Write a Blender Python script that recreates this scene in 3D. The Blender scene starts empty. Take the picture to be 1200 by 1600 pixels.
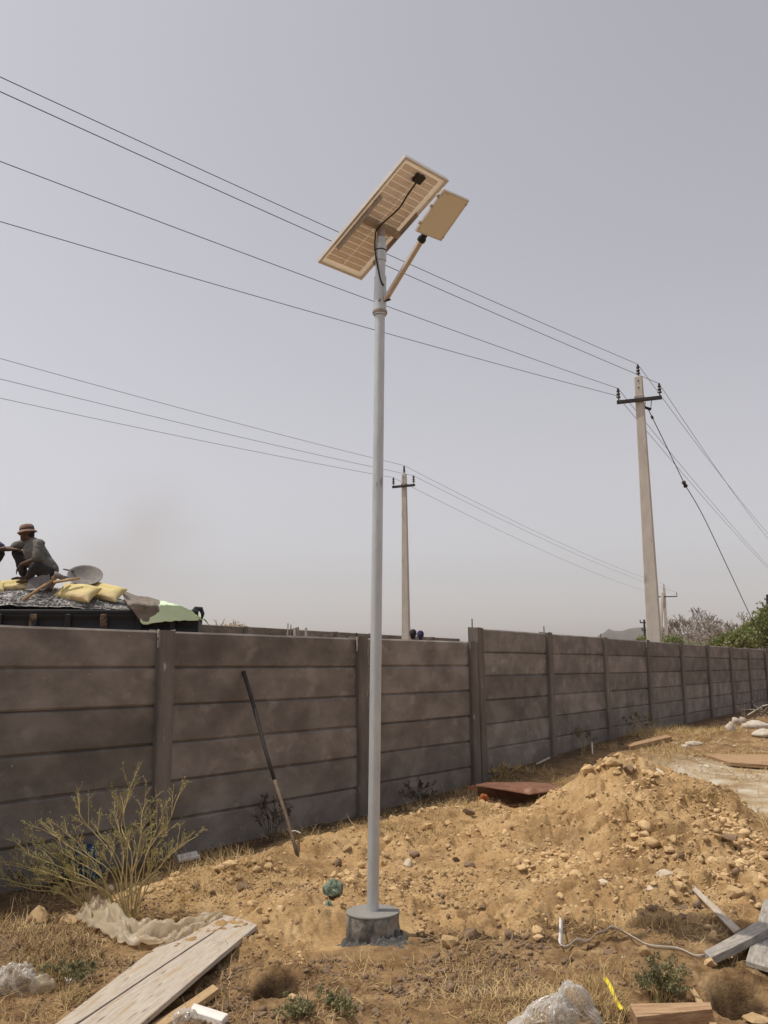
import bpy, bmesh, math, random
import numpy as np
from mathutils import Vector, Matrix, noise as mnoise

random.seed(7)
RNG = np.random.default_rng(7)
SC = bpy.context.scene
COL = SC.collection
R = math.radians

# ------------------------------------------------------------------ camera, sky, sun, exposure
F, PITCH, ROLL = 1390.5, 0.1760, 0.0098
CAMZ = 1.5
cp, sp_, cr, sr = math.cos(PITCH), math.sin(PITCH), math.cos(ROLL), math.sin(ROLL)
cam_d = bpy.data.cameras.new('camera')
cam_d.sensor_fit = 'VERTICAL'
cam_d.sensor_height = 36.0
cam_d.lens = 36.0 * F / 1600.0
cam_d.clip_start = 0.05
cam_d.clip_end = 9000
cam = bpy.data.objects.new('camera', cam_d)
COL.objects.link(cam)
rt = Vector((1, 0, 0)); up = Vector((0, -sp_, cp)); bk = Vector((0, -cp, -sp_))
rt2 = rt * cr - up * sr
up2 = rt * sr + up * cr
M = Matrix((rt2, up2, bk)).transposed().to_4x4()
M.translation = Vector((0, 0, CAMZ))
cam.matrix_world = M
SC.camera = cam

SUN_EL, SUN_AZ = R(66.5), R(180)            # to-sun direction: -X (left of the view), high
to_sun = Vector((math.cos(SUN_EL) * math.cos(SUN_AZ), math.cos(SUN_EL) * math.sin(SUN_AZ), math.sin(SUN_EL)))
world = bpy.data.worlds.new('World')
SC.world = world
world.use_nodes = True
wn, wl = world.node_tree.nodes, world.node_tree.links
wn.clear()
sky = wn.new('ShaderNodeTexSky')
sky.sky_type = 'NISHITA'
sky.sun_disc = False
sky.sun_elevation = SUN_EL
sky.sun_rotation = R(270)
sky.altitude = 0
sky.air_density = 1.2
sky.dust_density = 2.2
sky.ozone_density = 1.0
hsv = wn.new('ShaderNodeHueSaturation')
hsv.inputs['Saturation'].default_value = 0.22
bg = wn.new('ShaderNodeBackground')
bg.inputs['Strength'].default_value = 0.14
wo = wn.new('ShaderNodeOutputWorld')
wl.new(sky.outputs[0], hsv.inputs['Color'])
dust = wn.new('ShaderNodeMixRGB'); dust.blend_type = 'MULTIPLY'; dust.inputs['Fac'].default_value = 1.0
dust.inputs['Color2'].default_value = (0.958, 0.920, 0.940, 1)     # mauve dust in the air
wl.new(hsv.outputs[0], dust.inputs['Color1']); wl.new(dust.outputs[0], bg.inputs['Color'])
wl.new(bg.outputs[0], wo.inputs['Surface'])

sun_d = bpy.data.lights.new('sun', 'SUN')
sun_d.energy = 3.3
sun_d.angle = R(0.6)
sun_d.color = (1.0, 0.92, 0.79)
sun = bpy.data.objects.new('sun', sun_d)
COL.objects.link(sun)
sun.rotation_euler = to_sun.to_track_quat('Z', 'Y').to_euler()

SC.view_settings.view_transform = 'Standard'
SC.view_settings.look = 'None'
SC.view_settings.gamma = 1.0
SC.view_settings.exposure = -0.03
SC.cycles.max_bounces = 8
SC.cycles.transparent_max_bounces = 12
SC.cycles.volume_bounces = 2
SC.cycles.use_denoising = True

# ------------------------------------------------------------------ measuring: photo pixel -> place
def ray(px, py):
    u, v = (px - 600) / F, (800 - py) / F
    u, v = u * cr + v * sr, -u * sr + v * cr
    y = cp - v * sp_
    return (u / y, (sp_ + v * cp) / y)
def at(px, py, Y):
    a, b = ray(px, py)
    return Vector((a * Y, Y, CAMZ + b * Y))

# ------------------------------------------------------------------ small helpers
def link(o, parent=None):
    COL.objects.link(o)
    if parent is not None:
        o.parent = parent
    return o
def tag(o, label, cat, group=None):
    o['label'] = label; o['category'] = cat
    if group: o['group'] = group
    return o
def empty(name, loc, label, cat, group=None, rotz=0.0):
    o = bpy.data.objects.new(name, None)
    o.empty_display_size = 0.1
    o.location = loc; o.rotation_euler = (0, 0, rotz)
    link(o)
    return tag(o, label, cat, group)
def np_mesh(name, V, Fc, mat=None, parent=None, smooth=False, mats=None, fm=None):
    me = bpy.data.meshes.new(name)
    V = np.asarray(V, dtype=np.float32); Fc = np.asarray(Fc, dtype=np.int32)
    k = Fc.shape[1]
    me.vertices.add(len(V)); me.vertices.foreach_set('co', V.ravel())
    me.loops.add(Fc.size); me.loops.foreach_set('vertex_index', Fc.ravel())
    me.polygons.add(len(Fc))
    me.polygons.foreach_set('loop_start', np.arange(0, Fc.size, k, dtype=np.int32))
    me.polygons.foreach_set('loop_total', np.full(len(Fc), k, dtype=np.int32))
    if smooth: me.polygons.foreach_set('use_smooth', np.ones(len(Fc), dtype=bool))
    for m in (mats or ([mat] if mat else [])): me.materials.append(m)
    if fm is not None: me.polygons.foreach_set('material_index', np.asarray(fm, dtype=np.int32))
    me.update(calc_edges=True); me.validate()
    return link(bpy.data.objects.new(name, me), parent)
class MB:
    def __init__(s): s.v = []; s.f = []
    def add(s, vs, fs):
        n = len(s.v); s.v += [tuple(v) for v in vs]; s.f += [tuple(i + n for i in f) for f in fs]
        return s
    def box(s, c, d, rot=None):
        hx, hy, hz = d[0] / 2, d[1] / 2, d[2] / 2
        vs = [Vector((x * hx, y * hy, z * hz)) for x in (-1, 1) for y in (-1, 1) for z in (-1, 1)]
        if rot is not None: vs = [rot @ v for v in vs]
        c = Vector(c)
        return s.add([c + v for v in vs], [(0, 1, 3, 2), (4, 6, 7, 5), (0, 4, 5, 1), (2, 3, 7, 6), (0, 2, 6, 4), (1, 5, 7, 3)])
    def tube(s, pts, rad, n=8, cap=True, sect=None):
        pts = [Vector(p) for p in pts]
        if not hasattr(rad, '__len__'): rad = [rad] * len(pts)
        vs, fs = [], []
        ref = None
        for i, p in enumerate(pts):
            t = (pts[min(i + 1, len(pts) - 1)] - pts[max(i - 1, 0)]).normalized()
            if ref is None:
                ref = Vector((0, 0, 1)) if abs(t.z) < 0.9 else Vector((1, 0, 0))
            a = (ref - t * ref.dot(t)).normalized(); b = t.cross(a); ref = a
            for k in range(n):
                w = 2 * math.pi * k / n
                vs.append(p + (a * math.cos(w) + b * math.sin(w)) * rad[i])
        for i in range(len(pts) - 1):
            for k in range(n):
                fs.append((i * n + k, i * n + (k + 1) % n, (i + 1) * n + (k + 1) % n, (i + 1) * n + k))
        if cap:
            fs.append(tuple(range(n - 1, -1, -1))); fs.append(tuple((len(pts) - 1) * n + k for k in range(n)))
        return s.add(vs, fs)
    def lathe(s, prof, c=(0, 0, 0), n=24, axis=None):
        c = Vector(c); q = Matrix.Identity(3) if axis is None else Vector(axis).to_track_quat('Z', 'Y').to_matrix()
        vs, fs = [], []
        for r_, z in prof:
            for k in range(n):
                w = 2 * math.pi * k / n
                vs.append(c + q @ Vector((r_ * math.cos(w), r_ * math.sin(w), z)))
        for i in range(len(prof) - 1):
            for k in range(n):
                fs.append((i * n + k, i * n + (k + 1) % n, (i + 1) * n + (k + 1) % n, (i + 1) * n + k))
        fs.append(tuple(range(n - 1, -1, -1))); fs.append(tuple((len(prof) - 1) * n + k for k in range(n)))
        return s.add(vs, fs)
    def build(s, name, mat, parent=None, smooth=False, bevel=0.0, seg=1, autosmooth=None):
        me = bpy.data.meshes.new(name)
        me.from_pydata([tuple(v) for v in s.v], [], s.f)
        bm = bmesh.new(); bm.from_mesh(me)
        bmesh.ops.recalc_face_normals(bm, faces=bm.faces)
        if bevel > 0:
            bmesh.ops.bevel(bm, geom=[e for e in bm.edges if e.calc_face_angle(0) > 0.5], offset=bevel, segments=seg, affect='EDGES', profile=0.6)
        bm.to_mesh(me); bm.free()
        if smooth:
            for p in me.polygons: p.use_smooth = True
            if autosmooth:
                me.set_sharp_from_angle(angle=R(autosmooth))
        me.materials.append(mat)
        return link(bpy.data.objects.new(name, me), parent)

# numpy noise -------------------------------------------------------
def hash2(ix, iy, seed):
    h = (ix.astype(np.int64) * 374761393 + iy.astype(np.int64) * 668265263 + seed * 974711) & 0x7fffffff
    h = ((h ^ (h >> 13)) * 1274126177) & 0x7fffffff
    return ((h ^ (h >> 16)) & 0xffffff) / float(0xffffff)
def vnoise(x, y, seed=0):
    ix, iy = np.floor(x), np.floor(y); fx, fy = x - ix, y - iy
    ux, uy = fx * fx * fx * (fx * (fx * 6 - 15) + 10), fy * fy * fy * (fy * (fy * 6 - 15) + 10)
    a, b = hash2(ix, iy, seed), hash2(ix + 1, iy, seed); c, d = hash2(ix, iy + 1, seed), hash2(ix + 1, iy + 1, seed)
    return (a + (b - a) * ux) * (1 - uy) + (c + (d - c) * ux) * uy - 0.5
def fbm(x, y, sc, oct_=4, seed=0, gain=0.5):
    s, a = 0, 1.0; x = x * sc; y = y * sc
    for k in range(oct_):
        s = s + a * vnoise(x, y, seed + k * 17); x, y = x * 1.93 + 5.1 + y * 0.31, y * 1.93 - 3.7 - x * 0.31; a *= gain
    return s
def cells(x, y, sc, seed=0):                 # lumps: domes round scattered points
    x = x * sc; y = y * sc; ix, iy = np.floor(x), np.floor(y)
    out = np.zeros_like(x)
    for dx in (-1, 0, 1):
        for dy in (-1, 0, 1):
            jx, jy = ix + dx, iy + dy
            px, py = jx + 0.15 + 0.7 * hash2(jx, jy, seed + 1), jy + 0.15 + 0.7 * hash2(jx, jy, seed + 2)
            r_ = 0.25 + 0.45 * hash2(jx, jy, seed + 3)
            d2 = ((x - px) ** 2 + (y - py) ** 2) / (r_ * r_)
            out = np.maximum(out, np.sqrt(np.clip(1 - d2, 0, 1)) * r_)
    return out
def ss(a, b, x):
    t = np.clip((x - a) / (b - a), 0, 1); return t * t * (3 - 2 * t)

# ------------------------------------------------------------------ the lie of the land
A1, A2, BAY = 0.9301, 1.0014, 2.4326
W0 = np.array([-1.8007, 7.3197]); D1 = np.array([math.cos(A1), math.sin(A1)]); D2 = np.array([math.cos(A2), math.sin(A2)])
KN = W0 + D1 * 2 * BAY                        # where the lower run meets the taller run
def wall_d(x, y):                             # distance in front of the wall (negative behind it)
    d1 = (x - KN[0]) * D1[1] - (y - KN[1]) * D1[0]
    d2 = (x - KN[0]) * D2[1] - (y - KN[1]) * D2[0]
    along = (x - KN[0]) * D1[0] + (y - KN[1]) * D1[1]
    return np.where(along < 0, d1, d2)
def gauss(x, y, cx, cy, h, sx, sy=None, rot=0.0):
    sy = sy or sx; dx, dy = x - cx, y - cy; c, s = math.cos(rot), math.sin(rot)
    a, b = (dx * c + dy * s) / sx, (-dx * s + dy * c) / sy
    return h * np.exp(-0.5 * (a * a + b * b))
PED = (-0.085, 5.33)
def g0(px, py, z=0.0):
    a, b = ray(px, py); Y = (z - CAMZ) / b
    return (a * Y, Y)
def pit(x, y, c, h, r_):
    return -h * np.exp(-(((x - c[0]) ** 2 + (y - c[1]) ** 2) / (r_ * r_)) ** 2)
RUST = g0(795, 1258, 0.12)
PIT_R, PIT_L, PIT_B = g0(1158, 1574), g0(432, 1545), g0(500, 1425)
def Hb(x, y):
    x = np.asarray(x, float); y = np.asarray(y, float)
    d = wall_d(x, y)
    z = 0.0 + 0.20 * ss(9.0, 16, y)
    z = z + 0.62 * ss(0.6, 9.0, -d)                          # land behind the wall climbs a little
    alo = (x - KN[0]) * D1[0] + (y - KN[1]) * D1[1]
    z = z + (0.06 + 0.07 * ss(-2.5, 1.5, alo)) * (1 - ss(0.25, 1.1, np.abs(d)))
    fr = ss(-0.1, 0.4, d)
    z = z + fr * (gauss(x, y, 2.36, 9.25, 0.33, 0.46, 0.5) + gauss(x, y, 1.90, 8.9, 0.15, 0.42, 0.40) + gauss(x, y, 2.7, 8.2, 0.13, 0.5, 0.45) - gauss(x, y, 1.2, 8.5, 0.07, 0.30, 0.4) + gauss(x, y, 2.75, 8.75, 0.10, 0.3, 0.35) + gauss(x, y, 2.0, 8.3, 0.17, 0.9, 0.75)
                  + gauss(x, y, 2.55, 7.7, 0.14, 0.45, 0.8) + gauss(x, y, 1.3, 7.2, 0.06, 0.7, 0.5) + gauss(x, y, 2.35, 6.6, 0.06, 0.5, 0.35)
                  + gauss(x, y, 3.9, 13.0, 0.18, 0.5, 0.5) + gauss(x, y, 6.3, 15.5, 0.25, 1.3, 0.8))
    al = (x - W0[0]) * D1[0] + (y - W0[1]) * D1[1]
    z = z + 0.10 * np.exp(-((d - 0.80) / 0.22) ** 2) * ss(-0.9, 0.2, al) * (1 - ss(3.2, 4.4, al))
    z = z + gauss(x, y, -0.55, 5.75, 0.09, 0.22, 0.3) - gauss(x, y, -0.33, 5.36, 0.07, 0.15, 0.16)
    z = z + gauss(x, y, PED[0], PED[1], 0.05, 0.26) - gauss(x, y, RUST[0], RUST[1], 0.06, 0.5, 0.3)
    z = z + gauss(x, y, -1.9, 5.0, 0.06, 0.5, 0.35)
    z = z + pit(x, y, PIT_R, 0.42, 0.098) + gauss(x, y, PIT_R[0], PIT_R[1] + 0.16, 0.07, 0.16, 0.06)
    z = z + pit(x, y, PIT_L, 0.30, 0.085) + gauss(x, y, PIT_L[0], PIT_L[1] + 0.15, 0.08, 0.12, 0.06)
    z = z + pit(x, y, PIT_B, 0.10, 0.075)
    z = z + gauss(x, y, 1.25, 4.85, 0.03, 0.4, 0.25) + gauss(x, y, 0.55, 5.05, 0.05, 0.16, 0.10)
    return z
def masks(x, y):
    d = wall_d(x, y); n = fbm(x, y, 1.3, 3, 5)
    flat = ss(-0.1, 0.45, x - (2.27 + 0.1 * y) + 0.5 * n) * ss(6.3, 7.2, y + 0.6 * n)
    far = ss(10.0, 11.5, y + n)
    dug = ss(-1.35, -0.6, x + 0.5 * n) * ss(4.95, 5.45, y + 0.45 * n - 0.12 * np.clip(x, -2, 3)) * (1 - flat) * (1 - 0.7 * far)
    dug = np.maximum(dug, 0.85 * ss(0.25, 0.5, d) * (1 - ss(1.3, 1.9, d)) * ss(5.6, 6.4, y) * (1 - ss(9, 10, y)))
    dug = dug * ss(-0.02, 0.3, d - 0.15)
    grey = ss(2.9, 3.4, x + 0.4 * n) * ss(8.6, 9.4, y + 0.8 * n) * ss(0.6, 1.8, d + n) * (1 - ss(12.0, 13.5, y + n))
    return dug, flat, grey
def Hd(x, y):
    dug, flat, grey = masks(x, y)
    big = (fbm(x, y, 2.4, 4, 11) * 0.9 + (0.5 - np.abs(fbm(x, y, 1.7, 4, 13)) * 2) * 0.45) * (0.085 + 0.10 * gauss(x, y, 2.3, 9.0, 1.0, 0.7, 0.7))
    patch = ss(-0.12, 0.22, fbm(x, y, 1.4, 3, 3))
    wx, wy = x + fbm(x, y, 9, 2, 71) * 0.05, y + fbm(x, y, 9, 2, 72) * 0.05
    lump = cells(wx, wy, 6.0, 21) ** 0.8 * 0.105 * patch + cells(wx, wy, 11.0, 25) * 0.07 * (0.3 + 0.7 * patch) + cells(wx, wy, 19.0, 31) * 0.045 * ss(-0.25, 0.25, fbm(x, y, 2.1, 2, 33)) + cells(x, y, 33.0, 41) * 0.016
    fine = fbm(x, y, 14.0, 4, 51, 0.62) * 0.030
    rough = dug * (big + lump + fine) + (1 - dug) * (big * 0.6 + fine * 0.9 + cells(x, y, 13.0, 61) * 0.018 * ss(0.0, 0.35, fbm(x, y, 0.9, 2, 8)))
    dd = wall_d(x, y)
    rough = rough * (0.40 + 0.60 * ss(0.7, 1.4, dd)) * (0.82 + 0.18 * ss(-0.1, 0.9, x - 0.25 * (y - 5)))
    rough = rough * (1 - gauss(x, y, RUST[0], RUST[1], 0.9, 0.6, 0.35)) * (1 - 0.6 * flat) * (1 - 0.55 * ss(9.8, 11.5, y))
    return rough * (1 - ss(14, 30, y))
def H(x, y): return Hb(x, y) + Hd(x, y)
def hz(x, y): return float(H(np.array([x]), np.array([y]))[0])
def gp(px, py):                                # where a pixel's sight line meets the ground
    a, b = ray(px, py)
    Y = np.arange(3.6, 30, 0.01)
    z = CAMZ + b * Y - Hb(a * Y, Y)
    i = int(np.argmax(z < 0)) if (z < 0).any() else len(Y) - 1
    return Vector((a * Y[i], Y[i], float(Hb(a * Y[i], Y[i]))))

# ------------------------------------------------------------------ materials
def new_mat(name):
    m = bpy.data.materials.new(name); m.use_nodes = True
    nt = m.node_tree; n = nt.nodes; l = nt.links
    return m, n, l, n['Principled BSDF']
def pmat(name, cols, scale=8.0, detail=6.0, rough=0.8, bump=0.2, bscale=None, metal=0.0, rand=0.0, coord='Object', stretch=(1, 1, 1), spec=0.3, pos=None, spots=None):
    """colours mixed by noise, with fine relief; spots = (colour, scale, from, to)"""
    m, n, l, b = new_mat(name)
    if coord == 'World':
        src = n.new('ShaderNodeNewGeometry').outputs['Position']
    else:
        src = n.new('ShaderNodeTexCoord').outputs['Object']
    mp = n.new('ShaderNodeMapping'); mp.inputs['Scale'].default_value = stretch
    l.new(src, mp.inputs['Vector'])
    nz = n.new('ShaderNodeTexNoise'); nz.inputs['Scale'].default_value = scale; nz.inputs['Detail'].default_value = detail; nz.inputs['Roughness'].default_value = 0.6
    l.new(mp.outputs[0], nz.inputs['Vector'])
    rp = n.new('ShaderNodeValToRGB'); e = rp.color_ramp.elements
    k = len(cols)
    for i, c in enumerate(cols):
        p = 0.3 + 0.4 * i / max(1, k - 1) if pos is None else pos[i]
        el = e[i] if i < 2 else e.new(p)
        el.position = p; el.color = (*c, 1)
    l.new(nz.outputs['Fac'], rp.inputs['Fac'])
    out = rp.outputs['Color']
    if spots:
        for (c, s_, a_, b_) in spots:
            n2 = n.new('ShaderNodeTexNoise'); n2.inputs['Scale'].default_value = s_; n2.inputs['Detail'].default_value = 4
            l.new(mp.outputs[0], n2.inputs['Vector'])
            mr = n.new('ShaderNodeMapRange'); mr.inputs[1].default_value = a_; mr.inputs[2].default_value = b_
            l.new(n2.outputs['Fac'], mr.inputs[0])
            mx = n.new('ShaderNodeMixRGB'); mx.inputs['Color2'].default_value = (*c, 1)
            l.new(mr.outputs[0], mx.inputs['Fac']); l.new(out, mx.inputs['Color1']); out = mx.outputs['Color']
    if rand:
        oi = n.new('ShaderNodeObjectInfo'); hv = n.new('ShaderNodeHueSaturation'); mr = n.new('ShaderNodeMapRange')
        mr.inputs[3].default_value = 1 - rand; mr.inputs[4].default_value = 1 + rand
        l.new(oi.outputs['Random'], mr.inputs[0]); l.new(mr.outputs[0], hv.inputs['Value']); l.new(out, hv.inputs['Color']); out = hv.outputs['Color']
    l.new(out, b.inputs['Base Color'])
    b.inputs['Roughness'].default_value = rough; b.inputs['Metallic'].default_value = metal
    b.inputs['Specular IOR Level'].default_value = spec
    if bump:
        n3 = n.new('ShaderNodeTexNoise'); n3.inputs['Scale'].default_value = bscale or scale * 6; n3.inputs['Detail'].default_value = 5
        l.new(mp.outputs[0], n3.inputs['Vector'])
        bp = n.new('ShaderNodeBump'); bp.inputs['Strength'].default_value = bump; bp.inputs['Distance'].default_value = 0.01
        l.new(n3.outputs['Fac'], bp.inputs['Height']); l.new(bp.outputs[0], b.inputs['Normal'])
    return m
def add_translucent(m, col, fac):
    n, l = m.node_tree.nodes, m.node_tree.links
    b = n['Principled BSDF']; out = n['Material Output']
    t = n.new('ShaderNodeBsdfTranslucent'); t.inputs['Color'].default_value = (*col, 1)
    mx = n.new('ShaderNodeMixShader'); mx.inputs[0].default_value = fac
    l.new(b.outputs[0], mx.inputs[1]); l.new(t.outputs[0], mx.inputs[2]); l.new(mx.outputs[0], out.inputs['Surface'])
    return m
def film(name, col, clear, rough=0.25):        # thin plastic sheeting
    m = pmat(name, [tuple(c * 0.8 for c in col), col], 9, 4, rough, 0.15, 40, spec=0.5)
    add_translucent(m, col, 0.4)
    n, l = m.node_tree.nodes, m.node_tree.links
    out = n['Material Output']; src = out.inputs['Surface'].links[0].from_socket
    tr = n.new('ShaderNodeBsdfTransparent'); mx = n.new('ShaderNodeMixShader'); mx.inputs[0].default_value = clear
    l.new(src, mx.inputs[1]); l.new(tr.outputs[0], mx.inputs[2]); l.new(mx.outputs[0], out.inputs['Surface'])
    return m

TAN, TAN2 = (0.47, 0.325, 0.17), (0.35, 0.235, 0.12)
M_plank = pmat('precast concrete planks', [(0.150, 0.131, 0.116), (0.198, 0.174, 0.155), (0.250, 0.223, 0.201)], 2.6, 10, 0.92, 0.45, 70, rand=0.17, coord='World', stretch=(1, 1, 1.5),
               pos=[0.34, 0.5, 0.64], spots=[((0.32, 0.29, 0.265), 4.5, 0.58, 0.80), ((0.125, 0.108, 0.097), 1.7, 0.55, 0.75), ((0.40, 0.37, 0.34), 26, 0.70, 0.76)])
M_post = pmat('precast concrete posts', [(0.115, 0.098, 0.086), (0.20, 0.178, 0.16)], 5, 9, 0.92, 0.5, 60, rand=0.08, coord='World', stretch=(1, 1, 0.35),
              spots=[((0.36, 0.33, 0.30), 14, 0.66, 0.74)])
M_mortar = pmat('pale mortar', [(0.42, 0.38, 0.34), (0.5, 0.46, 0.42)], 20, 4, 0.95, 0.6, 60)
M_psc = pmat('weathered line pole concrete', [(0.46, 0.425, 0.38), (0.56, 0.525, 0.475)], 6, 8, 0.9, 0.5, 50, coord='World', stretch=(1, 1, 0.5), spots=[((0.36, 0.31, 0.26), 5, 0.6, 0.75)])
M_galv = pmat('galvanised steel', [(0.46, 0.485, 0.495), (0.58, 0.605, 0.61)], 22, 6, 0.45, 0.1, 120, metal=0.4, coord='Object', stretch=(1, 1, 0.25), spec=0.5, spots=[((0.60, 0.60, 0.58), 9, 0.62, 0.8), ((0.30, 0.30, 0.29), 30, 0.66, 0.74), ((0.42, 0.38, 0.31), 5, 0.62, 0.8)])
M_alu = pmat('anodised aluminium', [(0.60, 0.58, 0.55), (0.68, 0.66, 0.62)], 10, 3, 0.45, 0.05, metal=0.3)
M_bracket = pmat('painted steel angle', [(0.30, 0.25, 0.21), (0.36, 0.31, 0.27)], 12, 4, 0.6, 0.1)
M_back = add_translucent(pmat('solar panel backsheet', [(0.88, 0.84, 0.78), (0.90, 0.86, 0.80)], 8, 3, 0.6, 0.0), (0.88, 0.80, 0.70), 0.5)
M_cell = add_translucent(pmat('solar cells through backsheet', [(0.86, 0.81, 0.78), (0.90, 0.84, 0.81)], 5, 3, 0.55, 0.0, rand=0.04), (0.5, 0.4, 0.32), 0.15)
M_glass = pmat('solar panel glass', [(0.02, 0.025, 0.05), (0.03, 0.035, 0.06)], 4, 2, 0.1, 0, spec=0.6)
_n, _l = M_glass.node_tree.nodes, M_glass.node_tree.links
_t = _n.new('ShaderNodeBsdfTransparent'); _m = _n.new('ShaderNodeMixShader'); _m.inputs[0].default_value = 0.85
_l.new(_n['Principled BSDF'].outputs[0], _m.inputs[1]); _l.new(_t.outputs[0], _m.inputs[2]); _l.new(_m.outputs[0], _n['Material Output'].inputs['Surface'])
M_black = pmat('black plastic', [(0.015, 0.015, 0.017), (0.03, 0.03, 0.032)], 20, 3, 0.5, 0.1)
M_diff = add_translucent(pmat('lamp diffuser', [(0.90, 0.89, 0.80), (0.92, 0.91, 0.83)], 4, 4, 0.35, 0.0, spots=[((0.42, 0.33, 0.18), 7, 0.64, 0.7)]), (0.7, 0.62, 0.4), 0.2)
M_lampbody = pmat('lamp housing', [(0.5, 0.48, 0.44), (0.6, 0.58, 0.54)], 10, 3, 0.5, 0.05)
M_arm = pmat('pale painted steel arm', [(0.50, 0.44, 0.38), (0.58, 0.52, 0.46)], 14, 4, 0.5, 0.1)
M_ped = pmat('fresh concrete', [(0.07, 0.066, 0.060), (0.16, 0.15, 0.135), (0.30, 0.275, 0.24)], 11, 9, 0.9, 0.8, 60, coord='Object', stretch=(1, 1, 0.6), pos=[0.40, 0.5, 0.60], spots=[((0.36, 0.27, 0.16), 7, 0.60, 0.72)])
M_pedtop = pmat('smooth wet concrete cap', [(0.20, 0.19, 0.175), (0.25, 0.24, 0.22)], 12, 6, 0.75, 0.2, 90)
M_wet = pmat('wet mortar spill', [(0.055, 0.053, 0.05), (0.12, 0.115, 0.105)], 14, 7, 0.8, 0.8, 60, coord='World')
M_rust = pmat('rusty red steel', [(0.13, 0.06, 0.038), (0.24, 0.115, 0.07)], 9, 8, 0.75, 0.3, 50, coord='World', spots=[((0.34, 0.21, 0.14), 6, 0.6, 0.75)])
M_wood_old = pmat('weathered grey plank', [(0.34, 0.285, 0.225), (0.43, 0.375, 0.31), (0.50, 0.445, 0.375)], 7, 9, 0.85, 0.4, 30, stretch=(1, 9, 9), spots=[((0.40, 0.27, 0.13), 1.6, 0.58, 0.75), ((0.14, 0.115, 0.095), 6, 0.62, 0.72), ((0.10, 0.08, 0.065), 34, 0.66, 0.72), ((0.36, 0.26, 0.15), 2.6, 0.55, 0.8)])
M_wood_raw = pmat('raw yellow timber', [(0.36, 0.24, 0.125), (0.47, 0.33, 0.18)], 8, 8, 0.8, 0.3, 30, stretch=(1, 9, 9))
M_wood_edge = pmat('brown board', [(0.22, 0.125, 0.068), (0.36, 0.23, 0.13), (0.46, 0.32, 0.19)], 5, 9, 0.85, 0.5, 30, stretch=(9, 1.1, 9), spots=[((0.16, 0.09, 0.05), 3, 0.62, 0.72)])
M_wood_blue = pmat('cement stained shutter board', [(0.20, 0.18, 0.155), (0.30, 0.275, 0.24), (0.42, 0.39, 0.345)], 9, 9, 0.85, 0.4, 40, stretch=(1, 6, 6), spots=[((0.10, 0.09, 0.08), 9, 0.68, 0.73), ((0.52, 0.44, 0.33), 2, 0.62, 0.75)])
M_pole_blk = pmat('dark stick bark', [(0.03, 0.027, 0.025), (0.065, 0.055, 0.05)], 20, 6, 0.7, 0.4, 60)
M_pole_wood = pmat('peeled stick', [(0.10, 0.075, 0.055), (0.22, 0.16, 0.11)], 18, 6, 0.8, 0.4, 60, stretch=(1, 1, 0.3))
def clear_film(name, col, milk):               # clear crackly polythene: mostly see-through, shiny on the folds
    m, n, l, b = new_mat(name); out = n['Material Output']
    b.inputs['Base Color'].default_value = (*col, 1); b.inputs['Roughness'].default_value = 0.18; b.inputs['Specular IOR Level'].default_value = 0.8
    nz = n.new('ShaderNodeTexNoise'); nz.inputs['Scale'].default_value = 14; nz.inputs['Detail'].default_value = 3
    l.new(n.new('ShaderNodeTexCoord').outputs['Object'], nz.inputs['Vector'])
    bp = n.new('ShaderNodeBump'); bp.inputs['Strength'].default_value = 0.5; bp.inputs['Distance'].default_value = 0.01; l.new(nz.outputs['Fac'], bp.inputs['Height']); l.new(bp.outputs[0], b.inputs['Normal'])
    tr = n.new('ShaderNodeBsdfTransparent'); tr.inputs['Color'].default_value = (0.93, 0.91, 0.88, 1)
    lw = n.new('ShaderNodeLayerWeight'); lw.inputs['Blend'].default_value = 0.35; l.new(bp.outputs[0], lw.inputs['Normal'])
    mr = n.new('ShaderNodeMapRange'); mr.inputs[3].default_value = milk; mr.inputs[4].default_value = 0.7; l.new(lw.outputs['Facing'], mr.inputs[0])
    mx = n.new('ShaderNodeMixShader'); l.new(mr.outputs[0], mx.inputs[0]); l.new(tr.outputs[0], mx.inputs[1]); l.new(b.outputs[0], mx.inputs[2])
    l.new(mx.outputs[0], out.inputs['Surface']); return m
M_film = clear_film('cloudy plastic film', (0.74, 0.66, 0.52), 0.48)
M_film.node_tree.nodes['Principled BSDF'].inputs['Roughness'].default_value = 0.42
_n, _l = M_film.node_tree.nodes, M_film.node_tree.links
_t = _n.new('ShaderNodeBsdfTranslucent'); _t.inputs['Color'].default_value = (0.80, 0.68, 0.48, 1); _m = _n.new('ShaderNodeMixShader'); _m.inputs[0].default_value = 0.5
_k = _n['Material Output'].inputs['Surface'].links[0].from_node
_l.new(_n['Principled BSDF'].outputs[0], _m.inputs[1]); _l.new(_t.outputs[0], _m.inputs[2]); _l.new(_m.outputs[0], _k.inputs[2])
M_clear = clear_film('clear plastic bag', (0.74, 0.72, 0.68), 0.13)
M_white = pmat('white plastic', [(0.68, 0.65, 0.60), (0.78, 0.75, 0.70)], 12, 4, 0.5, 0.1)
M_whitedirty = pmat('dirty white debris', [(0.42, 0.36, 0.28), (0.60, 0.54, 0.46)], 12, 6, 0.85, 0.4, 40)
M_green_rag = add_translucent(pmat('green woven plastic', [(0.14, 0.18, 0.13), (0.28, 0.34, 0.25)], 18, 5, 0.7, 0.4, 60), (0.15, 0.3, 0.2), 0.2)
M_purple = pmat('purple cloth', [(0.36, 0.22, 0.33), (0.52, 0.36, 0.46)], 14, 5, 0.85, 0.3, 60)
M_blue = pmat('blue plastic bag', [(0.008, 0.035, 0.09), (0.02, 0.075, 0.15)], 6, 4, 0.45, 0.3, 40)
M_yellow = pmat('yellow plastic strip', [(0.65, 0.52, 0.03), (0.75, 0.62, 0.06)], 10, 3, 0.45, 0.1)
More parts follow.
